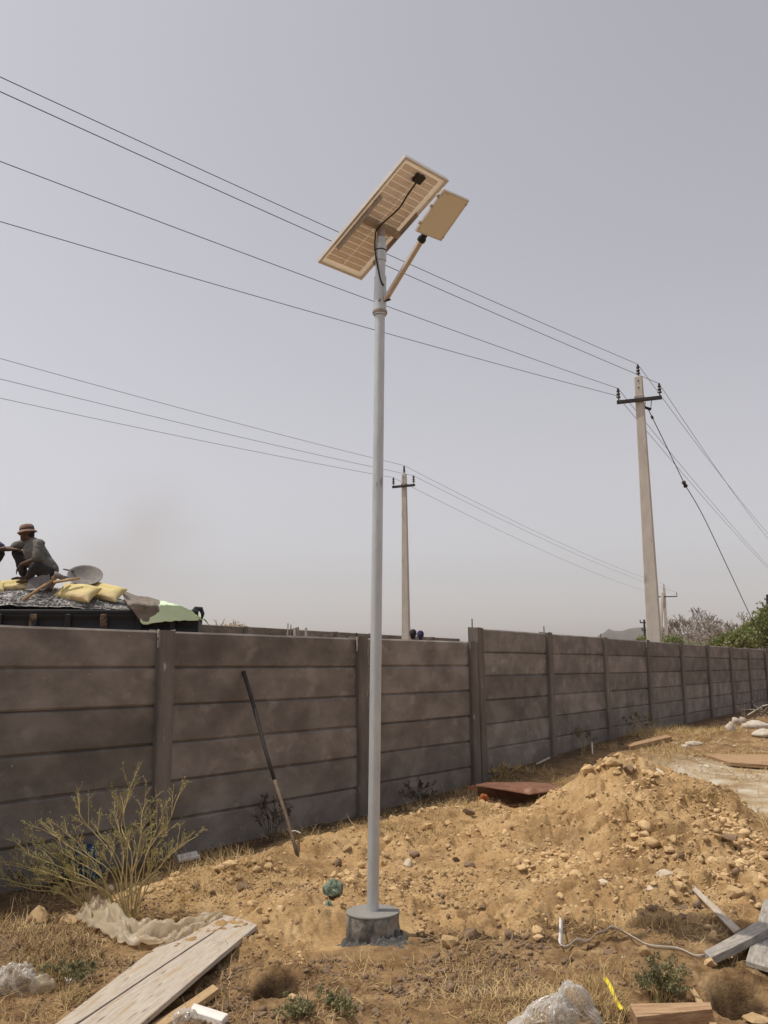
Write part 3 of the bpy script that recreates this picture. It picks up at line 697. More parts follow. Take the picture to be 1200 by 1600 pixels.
# concrete base and the mortar spilt round it
def pedestal():
    root = empty('concrete_base', (PED[0], PED[1], 0), 'short round concrete footing with a smooth grey top at the foot of the light pole', 'concrete base')
    n, vs, fs = 56, [], []
    zs = [-0.12, 0.0, 0.03, 0.07, 0.11, 0.15, 0.162]
    for zi, z in enumerate(zs):
        for k in range(n):
            w = 2 * math.pi * k / n
            r_ = 0.149 + 0.007 * mnoise.noise(Vector((math.cos(w) * 4, math.sin(w) * 4, z * 22))) + 0.002 * random.uniform(-1, 1) - (0.003 if zi == len(zs) - 1 else 0)
            vs.append((r_ * math.cos(w), r_ * math.sin(w), z))
    for i in range(len(zs) - 1):
        for k in range(n): fs.append((i * n + k, i * n + (k + 1) % n, (i + 1) * n + (k + 1) % n, (i + 1) * n + k))
    fs.append(tuple((len(zs) - 1) * n + k for k in range(n)))
    m = MB(); m.v = vs; m.f = fs
    m.build('drum', M_ped, root, smooth=True, autosmooth=50)
    MB().lathe([(0.1495, -0.004), (0.152, 0.002), (0.150, 0.007), (0.02, 0.010)], (0, 0, 0.160), 48).build('cap', M_pedtop, root, smooth=True, autosmooth=40)
    # spill: ring of wet mortar lumps, wide at the right front
    rnd = np.random.default_rng(3)
    nA, nR = 170, 40
    V, Fq = [], []
    for j in range(nR):
        t = j / (nR - 1)
        for i in range(nA):
            w = 2 * math.pi * i / nA
            dirn = math.cos(w - R(-42)); out = 0.03 + 0.12 * max(0, dirn) ** 5 + 0.03 * max(0, math.cos(w - R(170))) ** 2 + 0.03 * mnoise.noise(Vector((math.cos(w) * 2.2, math.sin(w) * 2.2, 5)))
            r_ = 0.14 + (out + 0.01) * t
            x, y = PED[0] + r_ * math.cos(w), PED[1] + r_ * math.sin(w)
            V.append((x, y))
    V = np.array(V); T = np.repeat(np.linspace(0, 1, nR), nA)
    zz = Hb(V[:, 0], V[:, 1]) + (1 - T ** 1.6) * (0.012 + cells(V[:, 0], V[:, 1], 26, 3) * 0.038 + cells(V[:, 0], V[:, 1], 55, 4) * 0.02 + fbm(V[:, 0], V[:, 1], 40, 4, 9) * 0.025) - 0.012 * T - 0.004
    for j in range(nR - 1):
        for i in range(nA): Fq.append((j * nA + i, j * nA + (i + 1) % nA, (j + 1) * nA + (i + 1) % nA, (j + 1) * nA + i))
    o = np_mesh('mortar_spill', np.column_stack([V, zz]), np.array(Fq)[:, ::-1], M_wet, smooth=False)
    tag(o, 'dark lumpy ring of wet mortar spilt round the concrete base', 'mortar')
pedestal()

# ------------------------------------------------------------------ line poles and wires
LINEDIR_OUT = Vector((0.49, 0.87, 0))
def insulator(parent, p, h=0.22, r0=0.05, n=3, name='insulator'):
    prof = [(0.014, -0.06), (0.014, 0.0)]
    for k in range(n):
        z = h * k / n
        prof += [(r0 * (1 - 0.12 * k), z + 0.01), (r0 * (1 - 0.12 * k) * 0.96, z + 0.025), (0.022, z + h / n * 0.75)]
    prof += [(0.026, h), (0.012, h + 0.02)]
    return MB().lathe(prof, p, 12).build(name, M_insul, parent, smooth=True, autosmooth=40)
def line_pole(label, foot, top, wb, wt, face, arm_dir, arm_len, arm_drop, group='concrete poles of the overhead lines', pin=True, thick=None, marks=False, simple=False):
    root = empty('utility_pole', foot, label, 'utility pole', group)
    up_ = (top - foot); Hh = up_.length; up_ = up_.normalized()
    f = Vector((math.cos(face), math.sin(face), 0)); s = Vector((-f.y, f.x, 0))
    vs, fs = [], []
    for t in np.linspace(0, 1, 12):
        w = wb + (wt - wb) * t; d = (wb * 1.05 + (wt - wb * 1.05) * t) * 0.9
        cpt = up_ * Hh * t
        for a_, b_ in ((-1, -1), (1, -1), (1, 1), (-1, 1)):
            vs.append(cpt + s * a_ * w / 2 + f * b_ * d / 2)
    for i in range(11):
        for j in range(4): fs.append((i * 4 + j, i * 4 + (j + 1) % 4, (i + 1) * 4 + (j + 1) % 4, (i + 1) * 4 + j))
    fs.append((3, 2, 1, 0)); fs.append((44, 45, 46, 47))
    m = MB(); m.v = vs; m.f = fs
    m.build('concrete_shaft', M_psc, root, bevel=0.0 if simple else 0.012)
    ad = Vector((arm_dir[0], arm_dir[1], 0)).normalized()
    ac = up_ * (Hh - arm_drop) + f * (wt * 0.62)
    rm = Matrix((ad, Vector((-ad.y, ad.x, 0)), Vector((0, 0, 1)))).transposed()
    MB().box(ac, (arm_len, 0.075, 0.075), rm).build('crossarm', M_iron, root, bevel=0.004)
    ends = []
    for q in (-1, 1):
        p = ac + ad * q * (arm_len / 2 - 0.04) + Vector((0, 0, 0.05))
        insulator(root, p + Vector((0, 0, 0.05)), 0.21, 0.05)
        ends.append(foot + p + Vector((0, 0, 0.27)))
    if not simple:
        MB().box(up_ * (Hh - arm_drop + 0.07), (wt * 1.25, wt * 1.25, 0.07), Matrix((s, f, Vector((0, 0, 1)))).transposed()).build('clamp', M_bracket, root, bevel=0.004)
        for k in (0.11, 0.27):
            MB().tube([up_ * (Hh - k) + f * (wt * 0.40), up_ * (Hh - k) + f * (wt * 0.53)], 0.016, 8).build('bolt_hole', M_iron, root)
    tp = up_ * Hh
    insulator(root, tp + Vector((0, 0, 0.06)), 0.21, 0.05)
    if marks:                                   # worn raised casting marks on the lower face
        for k in range(9):
            z = Hh * 0.10 + k * 0.105
            t = z / Hh; d = (wb * 1.05 + (wt - wb * 1.05) * t) * 0.9
            for q in (-1, 1):
                MB().box(up_ * z + f * (d / 2) + s * q * 0.028, (0.014, 0.016, 0.07), Matrix((s, f, Vector((0, 0, 1)))).transposed()).build('casting_mark', M_psc, root, bevel=0.004)
            MB().box(up_ * (z + 0.036) + f * (d / 2), (0.06, 0.016, 0.013), Matrix((s, f, Vector((0, 0, 1)))).transposed()).build('casting_mark', M_psc, root, bevel=0.004)
    return root, foot + tp + Vector((0, 0, 0.30)), ends
def mid_wire(P0, px, py, drop):
    """where the sight line (px,py) reaches the wire's height; P0 is the insulator"""
    a, b = ray(px, py)
    Y = (P0.z - drop - CAMZ) / b
    return Vector((a * Y, Y, P0.z - drop))
def span(P0, Mp, tm, sag, n=40, tmax=1.0):
    hv = Vector((Mp.x - P0.x, Mp.y - P0.y, 0)) / tm
    return [P0 + hv * t + Vector((0, 0, -4 * sag * t * (1 - t))) for t in np.linspace(0, tmax, n)]
def wire(pts, label, r_=0.0075, group='overhead line conductors'):
    o = MB().tube(pts, r_, 5).build('power_line', M_wire, None, smooth=True)
    return tag(o, label, 'wire', group)
YN = 19.0
ftop = at(997.5, 589, YN); ffoot = at(1022.5, 1000, YN); dz = (ffoot - ftop)
ffoot = ftop + dz * ((ftop.z - float(Hb(ffoot.x, ffoot.y))) / (ftop.z - ffoot.z))
fc = math.atan2(-0.92, -0.40)
near_root, ntop, nend = line_pole('nearest concrete line pole, behind the taller wall, with black crossarm and brown insulators', ffoot, ftop, 0.315, 0.165, fc, (0.93, -0.36), 0.96, 0.56, marks=True)
# which arm end is left in the picture
nend.sort(key=lambda v: v.x / v.y)
for P0, yl, yr, lab, dr in ((ntop, 120, 834, 'near overhead wire tied to the pin on top of the nearest pole', 0.0), (nend[1], 143, 842, 'near overhead wire tied to the right end of the near crossarm', 0.0),
                            (nend[0], 252, 884, 'near overhead wire tied to the left end of the near crossarm', 0.0), (nend[0] + Vector((-0.03, 0.0, -0.17)), 346, 888, 'lowest near overhead wire, tied under the left end of the near crossarm', 0.0)):
    left = span(P0, mid_wire(P0, 0, yl, 0.40), 0.32, 0.46, 50, 1.0)
    right = span(P0, mid_wire(P0, 1200, yr, 0.62), 0.45, 0.62, 50, 1.0)
    wire(list(reversed(left)) + right[1:], lab, 0.0055)
# stay wire
def stay():
    a0 = near_root.location + (ftop - ffoot).normalized() * ((ftop - ffoot).length - 0.62) + Vector((0.08, -0.12, 0))
    g = at(1179, 976, 24.0); g = g + (g - a0) * ((g.z - 0.7) / (a0.z - g.z)); 
    root = empty('stay_wire', g, 'slanting stay wire with a black strain insulator, from the near crossarm down into the bushes', 'stay wire')
    L = lambda v: v - g
    q1 = at(1012, 638, 19.2); q2 = at(1019, 652, 19.4); q3 = at(1070, 757, 21.0); q4 = at(1179, 976, 24.0)
    MB().tube([L(v) for v in smooth_path([q1, q2, at(1045, 705, 20.3), q3], 5)], 0.010, 5).build('upper_strand', M_wire, root)
    MB().tube([L(v) for v in smooth_path([q3, at(1098, 805, 21.6), at(1140, 893, 22.8), q4, g], 5)], 0.010, 5).build('lower_strand', M_wire, root)
    d = (q4 - q3).normalized()
    MB().lathe([(0.02, -0.10), (0.055, -0.08), (0.035, -0.01), (0.055, 0.06), (0.02, 0.09)], L(q3), 10, d).build('strain_insulator', M_iron, root)
    MB().box(L(q1), (0.16, 0.05, 0.05), Matrix.Rotation(R(20), 3, 'Y')).build('spreader', M_iron, root, bevel=0.005)
    MB().lathe([(0.012, -0.05), (0.03, -0.03), (0.03, 0.03), (0.012, 0.05)], L(q2), 8, d).build('turnbuckle', M_wire, root)
    MB().tube([L(a0), L(q1 + Vector((-0.06, 0, 0)))], 0.008, 4).build('link', M_iron, root); MB().tube([L(a0 + Vector((0.14, 0, 0.03))), L(q1 + Vector((0.07, 0, 0)))], 0.008, 4).build('link', M_iron, root)
stay()
# second line
YM = 29.0
mtop = at(631.5, 741, YM); mfoot = at(634.5, 992, YM); dz = mfoot - mtop
mfoot = mtop + dz * ((mtop.z - float(Hb(mfoot.x, mfoot.y))) / (mtop.z - mfoot.z))
_, mt, me_ = line_pole('middle concrete line pole, beside the two heads and right of the light pole', mfoot, mtop, 0.27, 0.145, math.atan2(-0.95, -0.30), (0.92, -0.39), 0.80, 0.42)
me_.sort(key=lambda v: v.x / v.y)
YK = 72.0
ktop = at(1037.5, 918, YK); kfoot = Vector((at(1041, 1000, YK).x, YK, 0.8))
kroot, kt, ke = line_pole('far concrete line pole with a leaning strut, beside the foot of the nearest pole', kfoot, ktop, 0.30, 0.20, math.atan2(-0.95, -0.30), (1, -0.15), 2.0, 0.75, simple=True)
sa, sb = at(1035.5, 927, YK - 0.5) - kfoot, at(1024, 1000, YK - 1.0) - kfoot
sb.z = 0.0
MB().tube([sa, sb], [0.13, 0.15], 5).build('strut', M_psc, kroot)
ke.sort(key=lambda v: v.x / v.y)
for P0, yl, E, lab in ((mt, 560, kt, 'thin far overhead wire tied to the top of the middle pole'), (me_[1], 592, ke[1], 'thin far overhead wire tied to the right end of the middle crossarm'), (me_[0], 622, ke[0], 'thin far overhead wire tied to the left end of the middle crossarm')):
    left = span(P0, mid_wire(P0, 0, yl, 0.40), 0.35, 0.44, 40)
    right = [P0.lerp(E, t) + Vector((0, 0, -4 * 0.35 * t * (1 - t))) for t in np.linspace(0, 1, 40)]
    wire(list(reversed(left)) + right[1:], lab, 0.0055)
# small dark pole with two arms near the hill
def dark_pole(label, px, ytop, ybot, Y, arms, w=0.13):
    t = at(px, ytop, Y); f = Vector((at(px + 0.4, ybot, Y).x, Y, 0.8))
    root = empty('utility_pole', f, label, 'utility pole', 'concrete poles of the overhead lines')
    MB().tube([(0, 0, 0), t - f], [w * 1.2, w * 0.8], 6).build('shaft', M_iron, root)
    for (ya, x0, x1) in arms:
        p = at(px, ya, Y); a, b = at(x0, ya, Y), at(x1, ya, Y)
        MB().tube([a - f, b - f], 0.07, 5).build('crossarm', M_iron, root)
        for q in (a, b): MB().tube([q - f, q - f + Vector((0, 0, 0.3))], 0.06, 5).build('insulator', M_iron, root)
dark_pole('small dark far pole with two crossarms, in front of the hill', 1006.5, 968, 1005, 95.0, ((973, 1000.5, 1013), (985, 1003.5, 1013)))
dark_pole('far pole with one crossarm at the right edge, rising out of the green bushes', 1199, 929, 1018, 70.0, ((947, 1192, 1206),), 0.14)

# ------------------------------------------------------------------ vegetation
def leaf_cloud(name, centres, size, n, mat, parent, seed, flat=0.0):
    """n leaf-sized quads scattered in and on ellipsoid clumps: centres = [(c, (rx,ry,rz))]"""
    r_ = np.random.default_rng(seed)
    cs = np.array([tuple(c) for c, _ in centres]); rs = np.array([q for _, q in centres])
    w = rs.prod(1) ** 0.67; w = w / w.sum()
    k = r_.choice(len(cs), n, p=w)
    d = r_.normal(size=(n, 3)); d /= np.linalg.norm(d, axis=1)[:, None]
    rad = r_.random(n) ** 0.45 * (0.75 + 0.55 * r_.random(n) ** 2)
    P = cs[k] + d * rs[k] * rad[:, None]
    a = r_.normal(size=(n, 3)); a[:, 2] *= (1 - flat); a /= np.linalg.norm(a, axis=1)[:, None]
    b = np.cross(a, r_.normal(size=(n, 3))); b /= np.linalg.norm(b, axis=1)[:, None]
    s = size * (0.6 + 0.8 * r_.random(n))[:, None]
    V = np.stack([P - a * s, P - b * s * 0.45, P + a * s, P + b * s * 0.45], 1).reshape(-1, 3)
    o = np_mesh(name, V, np.arange(4 * n).reshape(-1, 4), mat, parent)
    o['kind'] = 'stuff'
    return o
def branch_tree(mb, p, d, L, r_, depth, rnd, spread=0.6, gravity=0.0, segs=3, tips=None, shrink=0.72, kids=(2, 3), minr=0.0):
    pts = [p]; dd = d.copy()
    for i in range(segs):
        dd = (dd + Vector((rnd.uniform(-1, 1), rnd.uniform(-1, 1), rnd.uniform(-1, 1))) * 0.16 + Vector((0, 0, gravity))).normalized()
        pts.append(pts[-1] + dd * L / segs)
    r1 = max(minr, r_ * 0.62)
    mb.tube(pts, list(np.linspace(r_, r1, segs + 1)), 5 if depth > 1 else 4, cap=False)
    if depth <= 0:
        if tips is not None: tips.append((pts[-1], dd))
        return
    for k in range(rnd.randint(*kids)):
        ax = Vector((rnd.uniform(-1, 1), rnd.uniform(-1, 1), rnd.uniform(-1, 1))).normalized()
        nd = (dd + (ax - dd * ax.dot(dd)).normalized() * rnd.uniform(0.35, 1.0) * spread * 1.4).normalized()
        base = pts[-1] if k < 2 else pts[rnd.randint(max(1, segs - 2), segs)]
        branch_tree(mb, base, nd, L * shrink * rnd.uniform(0.8, 1.15), max(minr, r1 * 0.85), depth - 1, rnd, spread, gravity, segs, tips, shrink, kids, minr)
def bare_tree(label, px, ytop, ybase, Y, half_w, seed, spread=0.75, z0=0.9):
    top = at(px, ytop, Y); foot = Vector((top.x, Y, z0)); Hh = top.z - z0
    root = empty('bare_tree', foot, label, 'tree', 'leafless trees beyond the wall'); rnd = random.Random(seed)
    mb = MB(); s = Hh / 3.1
    mb.tube([(0, 0, -0.3), (0.03 * s, 0, s * 0.5), (-0.02 * s, 0, s * 1.0)], [0.10 * s, 0.085 * s, 0.07 * s], 7, cap=False)
    mb.build('trunk', M_bark, root, smooth=True)
    for k in range(5):
        w = 2 * math.pi * (k + rnd.random() * 0.6) / 5
        b = MB()
        branch_tree(b, Vector((-0.02 * s, 0, s * (0.85 + 0.05 * k))), Vector((math.cos(w) * 0.8, math.sin(w) * 0.8, 0.9)).normalized(), s * 0.72, 0.045 * s, 5, rnd, spread, 0.02, 2, None, 0.74, (2, 4), 0.020)
        b.build('branch', M_bark, root)
bare_tree('larger leafless tree right of the nearest pole, in front of the hill', 1080, 951, 1010, 75.0, 3, 3)
bare_tree('smaller leafless tree beside the green bushes, right of the larger bare tree', 1129, 953, 1010, 70.0, 3, 8)
def shrub_bare():
    c = at(366, 985, 34.0)
    foot = Vector((c.x, 34.0, 0.9)); top = at(366, 957, 34.0)
    root = empty('bare_shrub', foot, 'grey twiggy leafless shrub poking above the distant wall, right of the truck', 'shrub'); rnd = random.Random(5)
    for k in range(9):
        w = 2 * math.pi * k / 9
        b = MB(); branch_tree(b, Vector((0, 0, 0)), Vector((math.cos(w) * 0.42, math.sin(w) * 0.42, 1)).normalized(), (top.z - 0.9) * 0.36, 0.022, 4, rnd, 0.5, 0.05, 2, None, 0.62, (2, 3), 0.009)
        b.build('branch', M_bark, root)
    leaf_cloud('dead_leaves', [(Vector((0, 0, (top.z - 0.9) * 0.78)), (0.55, 0.5, 0.25))], 0.05, 350, M_straw, root, 4)
shrub_bare()
def green_tree(label, clumps, Y, n, seed, size=0.095, z0=0.9, name='green_tree', cat='tree'):
    pts = [(at(px, py, Y + dy), (rx, ry, rz)) for (px, py, dy, rx, ry, rz) in clumps]
    cx = sum(p.x for p, _ in pts) / len(pts)
    foot = Vector((cx, Y, z0))
    root = empty(name, foot, label, cat, 'green trees beyond the wall')
    rnd = random.Random(seed)
    for p, q in pts:
        mb = MB(); e = p - foot
        mb.tube([(e.x * 0.25, e.y * 0.25, -0.2), (e.x * 0.5, e.y * 0.5, e.z * 0.45), (e.x, e.y, e.z)], [0.09, 0.07, 0.03], 6)
        mb.build('trunk', M_bark, root)
    leaf_cloud('foliage', [(p - foot, q) for p, q in pts], size, int(n * 1.9), M_leaf, root, seed)
green_tree('tall dark green bushy tree at the right edge under the far pole', [(1196, 985, 0, 1.0, 1.0, 1.1), (1182, 992, 1, 0.8, 1, 0.7), (1210, 975, 0.5, 1.0, 1, 1.3), (1170, 985, 1.5, 0.5, 0.6, 0.45), (1199, 960, 0.8, 0.45, 0.5, 0.5)], 50.0, 5200, 11)
green_tree('low light green bush left of the tall bushy tree, above the receding wall', [(1152, 1003, 0, 0.9, 1, 0.65), (1130, 1009, 0.5, 0.8, 0.9, 0.45), (1168, 999, 0.5, 0.6, 0.9, 0.6), (1143, 998, 1, 0.3, 0.6, 0.4)], 46.0, 4200, 12)
green_tree('small green bush below the larger bare tree', [(1084, 1013, 0, 0.9, 1, 0.4), (1104, 1014, 0.3, 0.8, 0.8, 0.35)], 60.0, 900, 13)
green_tree('dark green bush between the nearest pole and the larger bare tree', [(1050, 1004, 0, 1.0, 1, 0.6), (1060, 1009, 0.3, 0.9, 0.8, 0.4)], 66.0, 1100, 14)
green_tree('small green bush under the small dark far pole', [(1008, 1002, 0, 1.0, 1, 0.55)], 85.0, 700, 15)

# the yellow-olive weed in front of the wall
def weed(label, base, tips, seed, mat_leaf, mat_stem, r0=0.006, leaf=0.013, density=1.0, name='weed_bush', group=None, sub=9):
    root = empty(name, base, label, 'weed', group); rnd = random.Random(seed)
    P, A = [], []
    for tip in tips:
        mb = MB(); e = tip - base
        mid = e * 0.5 + Vector((rnd.uniform(-0.03, 0.03), rnd.uniform(-0.03, 0.03), 0.05 * e.length))
        mid = mid + Vector((-e.x * 0.12, -e.y * 0.12, 0))
        jt = lambda k_: Vector((rnd.uniform(-1, 1), rnd.uniform(-1, 1), rnd.uniform(-0.5, 0.5))) * k_ * e.length
        b_ = Vector((rnd.uniform(-0.03, 0.03), rnd.uniform(-0.03, 0.03), -0.04))
        path = smooth_path([b_, b_.lerp(mid, 0.55) + jt(0.035), mid + jt(0.03), mid.lerp(e, 0.45) + jt(0.045), mid.lerp(e, 0.75) + jt(0.03), e], 3)
        mb.tube(path, list(np.linspace(r0, r0 * 0.35, len(path))), 5, cap=False)
        n = len(path)
        for k in range(int(sub * density)):
            i = rnd.randint(int(n * 0.40), n - 2); t0 = (path[i + 1] - path[i]).normalized()
            w = Vector((rnd.uniform(-1, 1), rnd.uniform(-1, 1), rnd.uniform(-0.3, 0.8))).normalized()
            d = (t0 * 0.9 + w * 0.75 + Vector((0, 0, 0.25))).normalized(); L = e.length * rnd.uniform(0.14, 0.32) * (1.1 - 0.5 * i / n)
            q = [path[i], path[i] + d * L * 0.5 + Vector((0, 0, 0.01)), path[i] + d * L + Vector((0, 0, 0.03 * L))]
            mb.tube(q, [r0 * 0.4, r0 * 0.3, r0 * 0.2], 4, cap=False)
            for m_ in range(5):
                s = rnd.uniform(0.35, 1.0); b0 = path[i] + d * L * s
                w2 = (d + Vector((rnd.uniform(-1, 1), rnd.uniform(-1, 1), rnd.uniform(-0.4, 1))) * 0.9).normalized(); l2 = L * rnd.uniform(0.18, 0.4)
                mb.tube([b0, b0 + w2 * l2], [r0 * 0.22, r0 * 0.15], 3, cap=False)
                for z_ in range(3):
                    P.append(b0 + w2 * l2 * rnd.uniform(0.4, 1.15) + Vector((rnd.uniform(-1, 1), rnd.uniform(-1, 1), rnd.uniform(-1, 1))) * leaf * 0.8)
            for z_ in range(4): P.append(q[2] + Vector((rnd.uniform(-1, 1), rnd.uniform(-1, 1), rnd.uniform(-1, 1))) * leaf * 1.3)
        for z_ in range(10): P.append(e + Vector((rnd.uniform(-1, 1), rnd.uniform(-1, 1), rnd.uniform(-1.2, 0.6))) * leaf * 2)
        mb.build('stem', mat_stem, root)
    P = np.array([tuple(v) for v in P]); n = len(P); r_ = np.random.default_rng(seed)
    a = r_.normal(size=(n, 3)); a[:, 2] += 0.6; a /= np.linalg.norm(a, axis=1)[:, None]; b = np.cross(a, r_.normal(size=(n, 3))); b /= np.linalg.norm(b, axis=1)[:, None]
    s = leaf * (0.4 + 0.7 * r_.random(n))[:, None]
    V = np.stack([P - a * s, P - b * s * 0.4, P + a * s, P + b * s * 0.4], 1).reshape(-1, 3)
    o = np_mesh('foliage', V, np.arange(4 * n).reshape(-1, 4), mat_leaf, root); o['kind'] = 'stuff'
    return root
wb = gp(200, 1440); wb.z = hz(wb.x, wb.y)
YB = wb.y
def tp(px, py, dy=0.0): return at(px, py, YB + dy)
weed('tall airy olive weed with thin branching stems, growing before the wall at the left', wb,
     [tp(206, 1222, 0.1), tp(284, 1232, 0.05), tp(232, 1250, 0.25), tp(262, 1290, -0.1), tp(310, 1305, -0.05), tp(178, 1268, 0.2), tp(120, 1262, 0.05), tp(62, 1285, 0.1), tp(150, 1290, 0.15), tp(100, 1300, -0.12),
      tp(275, 1330, -0.15), tp(225, 1300, -0.15), tp(190, 1310, -0.2), tp(255, 1262, 0.1), tp(85, 1320, 0.1), tp(40, 1335, 0.05), tp(70, 1362, -0.08), tp(240, 1345, -0.1), tp(140, 1345, 0.0), tp(110, 1365, -0.05), tp(155, 1330, -0.1), tp(190, 1245, 0.2)], 21, M_weed, M_weedstem, 0.0050, 0.0090, 0.95)
wb2 = gp(140, 1418); wb2.z = hz(wb2.x, wb2.y)
weed('low spreading olive weed at the far left, leaning out of the frame', wb2,
     [tp(38, 1312, 0.1), tp(5, 1350, 0.05), tp(-15, 1372, 0.0), tp(30, 1350, -0.1), tp(75, 1325, 0.1), tp(60, 1372, -0.1), tp(95, 1345, 0.15), tp(20, 1385, 0.05), tp(110, 1370, 0.0), tp(80, 1395, -0.1), tp(130, 1340, 0.1)], 22, M_weed, M_weedstem, 0.0048, 0.0092, 1.0)

def herb(label, px, py, w, h, seed, mat=M_herb, stem=M_weedstem, k=14, leaf=0.010, group='small weeds on the ground', sub=7):
    b = gp(px, py); b.z = hz(b.x, b.y) - 0.01; rnd = random.Random(seed)
    tips = [b + Vector((rnd.uniform(-1, 1) * w, rnd.uniform(-1, 1) * w * 0.8, h * rnd.uniform(0.5, 1.05))) for _ in range(k)]
    return weed(label, b, tips, seed, mat, stem, 0.003, leaf, 1.0, 'weed_clump', group, sub)
herb('bushy grey green herb between the white strap and the brown board', 1030, 1565, 0.11, 0.19, 31, k=20)
herb('flat green creeping weed at the bottom, under the dark hollow', 495, 1590, 0.16, 0.07, 32, k=16)
herb('small grey green weed beside the clear bag at the lower left', 112, 1530, 0.14, 0.09, 33, k=12)
herb('dark dry weed against the wall left of the leaning stick', 425, 1318, 0.16, 0.36, 34, M_darkweed, M_darkweed, 12)
herb('dark dry weed at the wall foot right of the light pole', 655, 1262, 0.20, 0.24, 35, M_darkweed, M_darkweed, 12)
herb('dark dry weed at the wall foot below the far left posts', 60, 1395, 0.3, 0.16, 36, M_darkweed, M_darkweed, 12)
herb('dark weed under the wall between the second and third bays of the tall run', 912, 1172, 0.22, 0.32, 37, M_darkweed, M_weedstem, 8, 0.009)
herb('dark weed under the wall below the far bays of the tall run', 1003, 1150, 0.30, 0.40, 38, M_darkweed, M_weedstem, 9, 0.011)
herb('pale dry weed at the wall foot by the leaning white stick', 790, 1215, 0.22, 0.15, 39, M_straw, M_straw, 12, 0.014)
herb('dry brown tuft in the middle of the grey flat ground', 1105, 1265, 0.25, 0.10, 40, M_straw, M_straw, 16, 0.010)

# grasses and litter ------------------------------------------------
def blades(name, pts, mat, seed, Lr=(0.05, 0.14), w=0.0018, lie=0.7, parent=None):
    r_ = np.random.default_rng(seed); n = len(pts)
    P = np.asarray(pts, float)
    L = r_.uniform(*Lr, n); az_ = r_.uniform(0, 2 * math.pi, n)
    el = np.clip(r_.normal(0.25 + (1 - lie) * 0.9, 0.35, n), 0.02, 1.5)
    d = np.stack([np.cos(az_) * np.cos(el), np.sin(az_) * np.cos(el), np.sin(el)], 1)
    side = np.stack([-np.sin(az_), np.cos(az_), r_.uniform(-0.6, 0.6, n)], 1)
    bend = r_.uniform(-0.5, 0.35, n)
    ww = w * r_.uniform(0.6, 1.6, n)
    V = []
    for t, wf in ((0, 1.0), (0.5, 0.85), (1.0, 0.25)):
        c = P + d * (L * t)[:, None] + np.stack([np.zeros(n), np.zeros(n), bend * L * t * t * 0.6], 1) + side * (L * 0.12 * math.sin(t * 2.4))[:, None] * r_.choice([-1, 1], n)[:, None]
        c[:, 2] = np.maximum(c[:, 2], P[:, 2] + 0.002)
        V += [c - side * (ww * wf)[:, None], c + side * (ww * wf)[:, None]]
    V = np.stack(V, 1).reshape(-1, 3)
    b = np.arange(n)[:, None] * 6
    Fq = np.concatenate([b + np.array([[0, 1, 3, 2]]), b + np.array([[2, 3, 5, 4]])], 0)
    o = np_mesh(name, V, Fq, mat, parent); o['kind'] = 'stuff'; return o
def to_px(x, y, z):
    zc = y * cp + (z - CAMZ) * sp_; u, v = x / zc, (-y * sp_ + (z - CAMZ) * cp) / zc
    return 600 + F * (u * cr - v * sr), 800 - F * (u * sr + v * cr)
KEEP_CLEAR = [[(312, 1412), (412, 1438), (225, 1640), (20, 1660)], [(1160, 1390), (1300, 1390), (1300, 1520), (1155, 1515)], [(1090, 1480), (1200, 1430), (1210, 1460), (1112, 1506)],
              [(978, 1562), (1116, 1560), (1120, 1640), (985, 1640)], [(1090, 1515), (1195, 1515), (1200, 1612), (1085, 1612)], [(388, 1510), (472, 1510), (472, 1580), (388, 1580)],
              [(505, 1440), (640, 1440), (665, 1500), (480, 1500)], [(860, 1462), (1000, 1462), (1110, 1500), (1110, 1525), (860, 1500)]]
def clear_of(x, y):
    px, py = to_px(x, y, Hb(x, y)); ok = np.ones(len(x), bool)
    for pg in KEEP_CLEAR:
        ins = np.zeros(len(x), bool); k = len(pg)
        for i in range(k):
            (x1, y1), (x2, y2) = pg[i], pg[(i + 1) % k]
            c = ((y1 > py) != (y2 > py)) & (px < (x2 - x1) * (py - y1) / (y2 - y1 + 1e-9) + x1); ins ^= c
        ok &= ~ins
    return ok
def scatter(n, xr, yr, weight, seed, sink=0.004):
    r_ = np.random.default_rng(seed); out = []
    got = 0
    while got < n:
        x = r_.uniform(*xr, 4 * n); y = r_.uniform(*yr, 4 * n)
        vis = np.abs(x) < 0.46 * y + 0.15
        w = weight(x, y) * vis * clear_of(x, y)
        k = r_.random(4 * n) < w
        out.append(np.stack([x[k], y[k]], 1)); got += int(k.sum())
        if len(out) > 60: break
    q = np.concatenate(out)[:n]
    return np.column_stack([q, H(q[:, 0], q[:, 1]) - sink])
def w_fore(x, y):
    dug, flat, grey = masks(x, y)
    clump = ss(-0.05, 0.35, fbm(x, y, 2.3, 3, 77))
    return (1 - dug) * (1 - ss(5.4, 6.6, y)) * (0.07 + 0.93 * clump) * ss(0.16, 0.26, np.hypot(x - PED[0], y - PED[1]))
def w_right(x, y):
    dug, flat, grey = masks(x, y)
    return flat * (1 - 0.75 * grey) * ss(-0.1, 0.3, fbm(x, y, 1.6, 3, 78)) * (wall_d(x, y) > 0.2)
def w_mixed(x, y):
    d = wall_d(x, y)
    return ss(0.05, 0.3, d) * (1 - ss(0.9, 1.6, d)) * ss(-0.1, 0.3, fbm(x, y, 2.2, 3, 79))
blades('dry_grass', scatter(8000, (-2.4, 2.3), (4.0, 6.6), w_fore, 1), M_straw, 1, (0.03, 0.11), 0.0015, 0.85)
blades('plant_litter', scatter(13000, (-2.4, 2.3), (4.0, 6.6), lambda x, y: w_fore(x, y) * ss(0.1, -0.5, x - 0.0) + 0.2 * w_fore(x, y), 2), M_litter, 2, (0.02, 0.08), 0.0018, 0.9)
